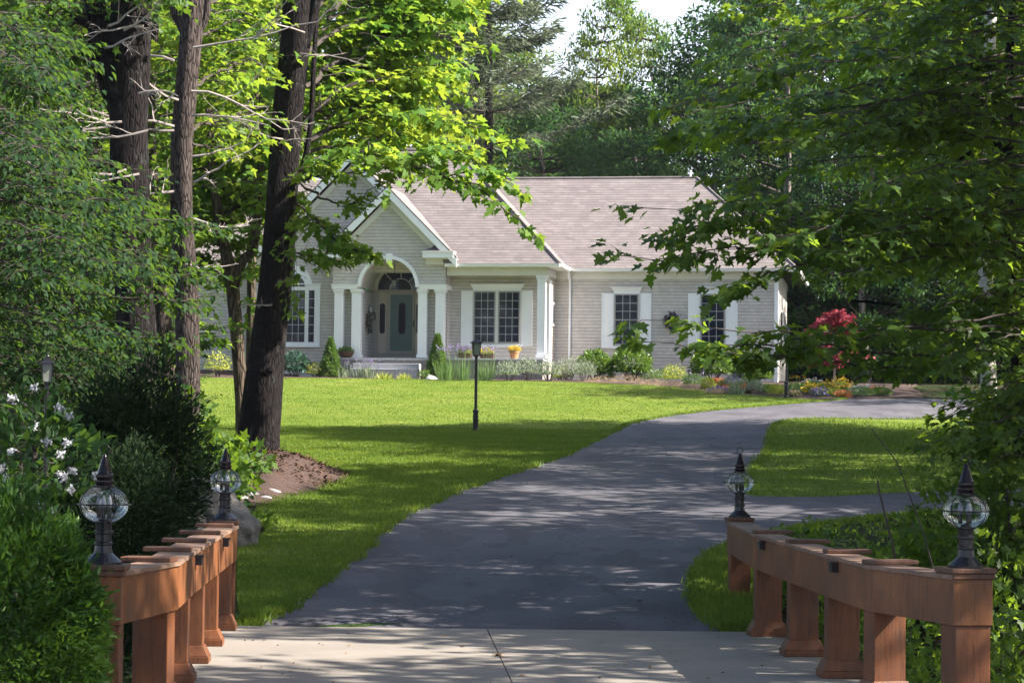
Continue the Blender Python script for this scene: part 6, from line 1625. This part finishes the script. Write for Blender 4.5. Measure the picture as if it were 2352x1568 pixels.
more = [(1448, 901, 44, 26, 'iris_leaf', 'fine green perennial between the silver row and the round shrub'), (1560, 908, 60, 30, 'silver', 'pale green perennial right of the widest round shrub'), (1612, 916, 58, 44, 'lime', 'yellow green perennial dome left of the path lights'), (1590, 912, 70, 30, 'shrub', 'fresh green perennial behind the faded pink mounds'), (1530, 908, 60, 24, 'iris_leaf', 'low green perennial at the foot of the widest round shrub'), (1748, 928, 50, 26, 'iris_leaf', 'green perennial between the two right round shrubs'), (1835, 940, 46, 22, 'shrub', 'low leafy clump at the house corner'), (1940, 936, 60, 26, 'shrub', 'leafy green clump among the golden flowers'),
        (1655, 925, 52, 32, 'iris_leaf', 'soft green perennial around the left path light'), (1693, 936, 34, 34, 'lime', 'upright lime perennial right of the path lights'), (1790, 925, 50, 24, 'shrub', 'low green plant in front of the lower round shrub'),
        (1805, 940, 40, 32, 'silver', 'grey green clump between the orange flowers'), (1855, 945, 40, 26, 'lime', 'yellow green cushion just left of the far lamp post'), (1905, 938, 60, 22, 'iris_leaf', 'green cushion right of the far lamp post'),
        (1990, 946, 60, 20, 'lime', 'lime cushion under the red maple'), (2050, 948, 70, 24, 'iris_leaf', 'green cushion right of the red maple'), (2105, 946, 50, 22, 'shrub', 'green cushion at the right end of the flower bed')]
for i, (x, yb, w, h, mt, l) in enumerate(more): gshrub(x, yb, w, h, 700, .065, mt, OVAL, 'perennial_clump', l, 260 + i, 'plant', stems=False)
spikes(1757, 942, 42, 44, 80, 'purple salvia spikes below the lower round shrub', 280, 'salvia_clump', 'silver', 'violet', 26, .6, fsz=.06, thick=.05)
spikes(1905, 925, 58, 26, 180, 'arching golden daylily behind the far lamp post', 281, 'daylily_clump', 'lime', 'yellow', 8, .8, splay=1.0, thick=.03)
spikes(1838, 932, 40, 24, 110, 'fresh green grassy clump by the house corner', 282, 'daylily_clump', 'iris_leaf', splay=.9, cat='plant', thick=.03)
fl = [(1716, 922, 26, 16, 'orange', 'orange red flowers left of the purple salvia'), (1733, 936, 22, 12, 'orange', 'small orange flowers just below the purple salvia'), (1782, 938, 24, 16, 'orange', 'orange flowers right of the purple salvia'), (1720, 940, 36, 14, 'violet', 'pale violet flowers at the lawn edge'),
      (1938, 942, 26, 22, 'yellow', 'golden flower ball right of the far lamp post'), (1975, 932, 26, 18, 'yellow', 'golden flowers left of the red maple stem'), (2010, 933, 32, 26, 'yellow', 'largest golden flower ball right of the red maple stem'), (1958, 948, 28, 18, 'violet', 'pale violet flowers below the golden flower balls'),
      (1945, 922, 34, 14, 'whitefl', 'white flowers behind the golden flowers'), (2065, 936, 40, 14, 'whitefl', 'white flowers at the right of the bed'), (2015, 950, 24, 14, 'orange', 'small orange flowers at the drive edge'), (1898, 948, 24, 12, 'pink', 'pinkish flowers at the foot of the far lamp post'), (2092, 942, 22, 16, 'orange', 'orange flower at the right end of the bed')]
for i, (x, yb, w, h, mt, l) in enumerate(fl):
    t = gshrub(x, yb, w * 1.35, h * 1.2, 520, .055, mt, RHOMB, 'flower_clump', l, 290 + i, 'flowers', stems=False, shell=.75, lump=.35); t.children[0].name = 'blossom'
    f_ = Fol(); s = 5620 / t.location.y; cloud(f_, np.random.default_rng(600 + i), (0, 0, h / s * .45), (w / s * .62, w / s * .5, h / s * .5), 320, .07, .3, .8, -.5, .3); f_.crown(M['iris_leaf' if i % 2 else 'shrub'], OVAL, t, 'foliage')
# japanese red maple
p = GS(1992, 926); s = 5620 / p[1]; root = empty('japanese_maple', tuple(map(float, p)), 0, 'small red leaved japanese maple at the right end of the flower bed', 'tree')
rs_ = np.random.default_rng(333); f_ = Fol()
Hm = 185 / s
for i in range(34):
    u = rs_.choice([.42, .5, .56, .85, .93, 1.0], p=[.25, .25, .15, .12, .13, .1]); a = rs_.uniform(0, 6.28); L = rs_.uniform(.5, 1.15) * (1.0 if u < .7 else .75)
    b0 = np.array([0, 0, Hm * (u - .1)]); dd = np.array([math.cos(a), math.sin(a) * .7, 0])
    bough(f_, rs_, [b0, b0 + dd * L * .5 + (0, 0, Hm * .06), b0 + dd * L + (0, 0, Hm * .05 - .1)], .34, 18, 8, .115, r=.015, droop=.5)
f_.crown(M['red'], MAPLE8, root); f_.twigobj(M['dead'], root, 'branch')
m_ = MB(); m_.tube(curve_pts([(0, 0, -.05), (.04, 0, Hm * .3), (-.03, 0, Hm * .6), (.02, 0, Hm * .95)], 14), np.linspace(.045, .012, 14), 8); m_.build('trunk', M['dead'], root, smooth=True)
# path lights
for x, l in ((1648, 'small path light in the bed, left one of the pair'), (1679, 'small path light in the bed, right one of the pair')):
    p = GS(x, 918); r_ = empty('path_light', tuple(map(float, p)), 0, l, 'path light', 'path lights in the bed')
    m_ = MB(); m_.tube([(0, 0, 0), (0, 0, .34)], .022, 8); m_.build('stake', M['iron'], r_)
    m_ = MB(); m_.lathe([(.05, .3405), (.05, .44)], k=10); m_.build('glass', M['bulb'], r_); m_ = MB(); m_.lathe([(.085, .4405), (.07, .46), (.02, .50)], k=12); m_.build('cap', M['iron'], r_)
# pots on the porch
px2, pz2 = HX(828, -.1), zfl
root = empty('planter_bowl', house_world(px2, -.15, zfl), -TH, 'wide brown planter bowl of green plants between the left entry columns', 'planter')
m_ = MB(); m_.lathe([(.14, 0), (.22, .06), (.29, .17), (.305, .19), (.305, .215), (.27, .215), (.26, .18)], k=24); m_.build('bowl', M['basket'], root)
f_ = Fol(); cloud(f_, rs_, (0, 0, .22), (.27, .25, .13), 420, .08, .3, .8, -.1); f_.crown(M['shrub'], OVAL, root, 'foliage')
root = empty('flower_pot', house_world(HX(1230, .0), .0, zfl), -TH, 'terracotta pot of yellow flowers at the front edge of the porch', 'flower pot')
m_ = MB(); m_.lathe([(.11, 0), (.125, .02), (.165, .22), (.185, .225), (.185, .27), (.16, .27)], k=24); m_.build('pot', M['terra'], root)
f_ = Fol(); cloud(f_, rs_, (0, 0, .32), (.21, .2, .13), 500, .05, .6, .8, -.1); f_.crown(M['yellow'], RHOMB, root, 'blossom')
f_ = Fol(); cloud(f_, rs_, (0, 0, .28), (.18, .17, .08), 200, .05, .3, .8, -.3); f_.crown(M['shrub'], OVAL, root, 'foliage')
for x, l in ((1112, 'dark trough of trailing purple and yellow plants on the porch behind the irises, left one'), (1165, 'dark trough of yellow and violet flowers on the porch behind the lawn lamp post')):
    root = empty('flower_trough', house_world(HX(x, .1), .1, zfl), -TH, l, 'planter')
    m_ = MB(); m_.box(-.24, .24, -.1, .1, 0, .2); m_.build('trough', M['basket'], root, bevel=.02)
    f_ = Fol(); cloud(f_, rs_, (0, 0, .24), (.3, .16, .12), 420, .06, .4, .6, -.7); f_.crown(M['lime'], OVAL, root, 'foliage')
    f_ = Fol(); cloud(f_, rs_, (0, -.02, .27), (.28, .15, .11), 120, .05, .9, .6, -.2); f_.crown(M['violet' if x < 1150 else 'yellow'], RHOMB, root, 'blossom')
# left of the house: yellow green bush glimpsed by the wall
p = G(500, 865, 60, 80.5); shrub('bush', (p[0], p[1], p[2]), (.42, .4, .42), 500, .09, 'lime', OVAL, 'yellow green bush in front of the left wing', 400)

# pale stem seen through the right-hand boughs
r2 = empty('birch_tree', ground(at(2262, 900, 40)[0], 40), 0, 'pale birch stem glimpsed through the hanging boughs near the right edge', 'tree')
adopt(trunk_mesh('trunk', M['birch'], pxs([(2275, 1010), (2268, 800), (2262, 520), (2260, 350), (2272, 150), (2278, -60)], 40), [.16, .13, .12, .12, .11, .09], k=10), r2)
f_ = Fol()
for i in range(14):
    y = rng.uniform(-60, 420); s_ = rng.choice([-1, 1])
    bough_px(f_, [(2266, y + 30), (2266 + s_ * 60, y), (2266 + s_ * rng.uniform(90, 180), y + 5)], [40, 40.5, rng.uniform(38, 43)], .8, 26, 8, .15, .015)
adopt(f_.crown(M['lf_bright'], MAPLE8, None), r2); adopt(f_.twigobj(M['twig'], None, 'branch'), r2)
# thin summer air
HAZE = .00013
m, nt, out = newmat("summer haze")
pv = node(nt, "ShaderNodeVolumePrincipled"); pv.inputs['Color'].default_value = (.88, .93, 1.0, 1); pv.inputs['Density'].default_value = HAZE; pv.inputs['Anisotropy'].default_value = .2
nt.links.new(pv.outputs[0], out.inputs['Volume'])
mb = MB(); mb.box(-262, 262, -32, 425, -4, 48)
o = mb.build('haze', m); o['kind'] = 'stuff'; tag(o, 'thin pale summer haze over the woods', 'haze')
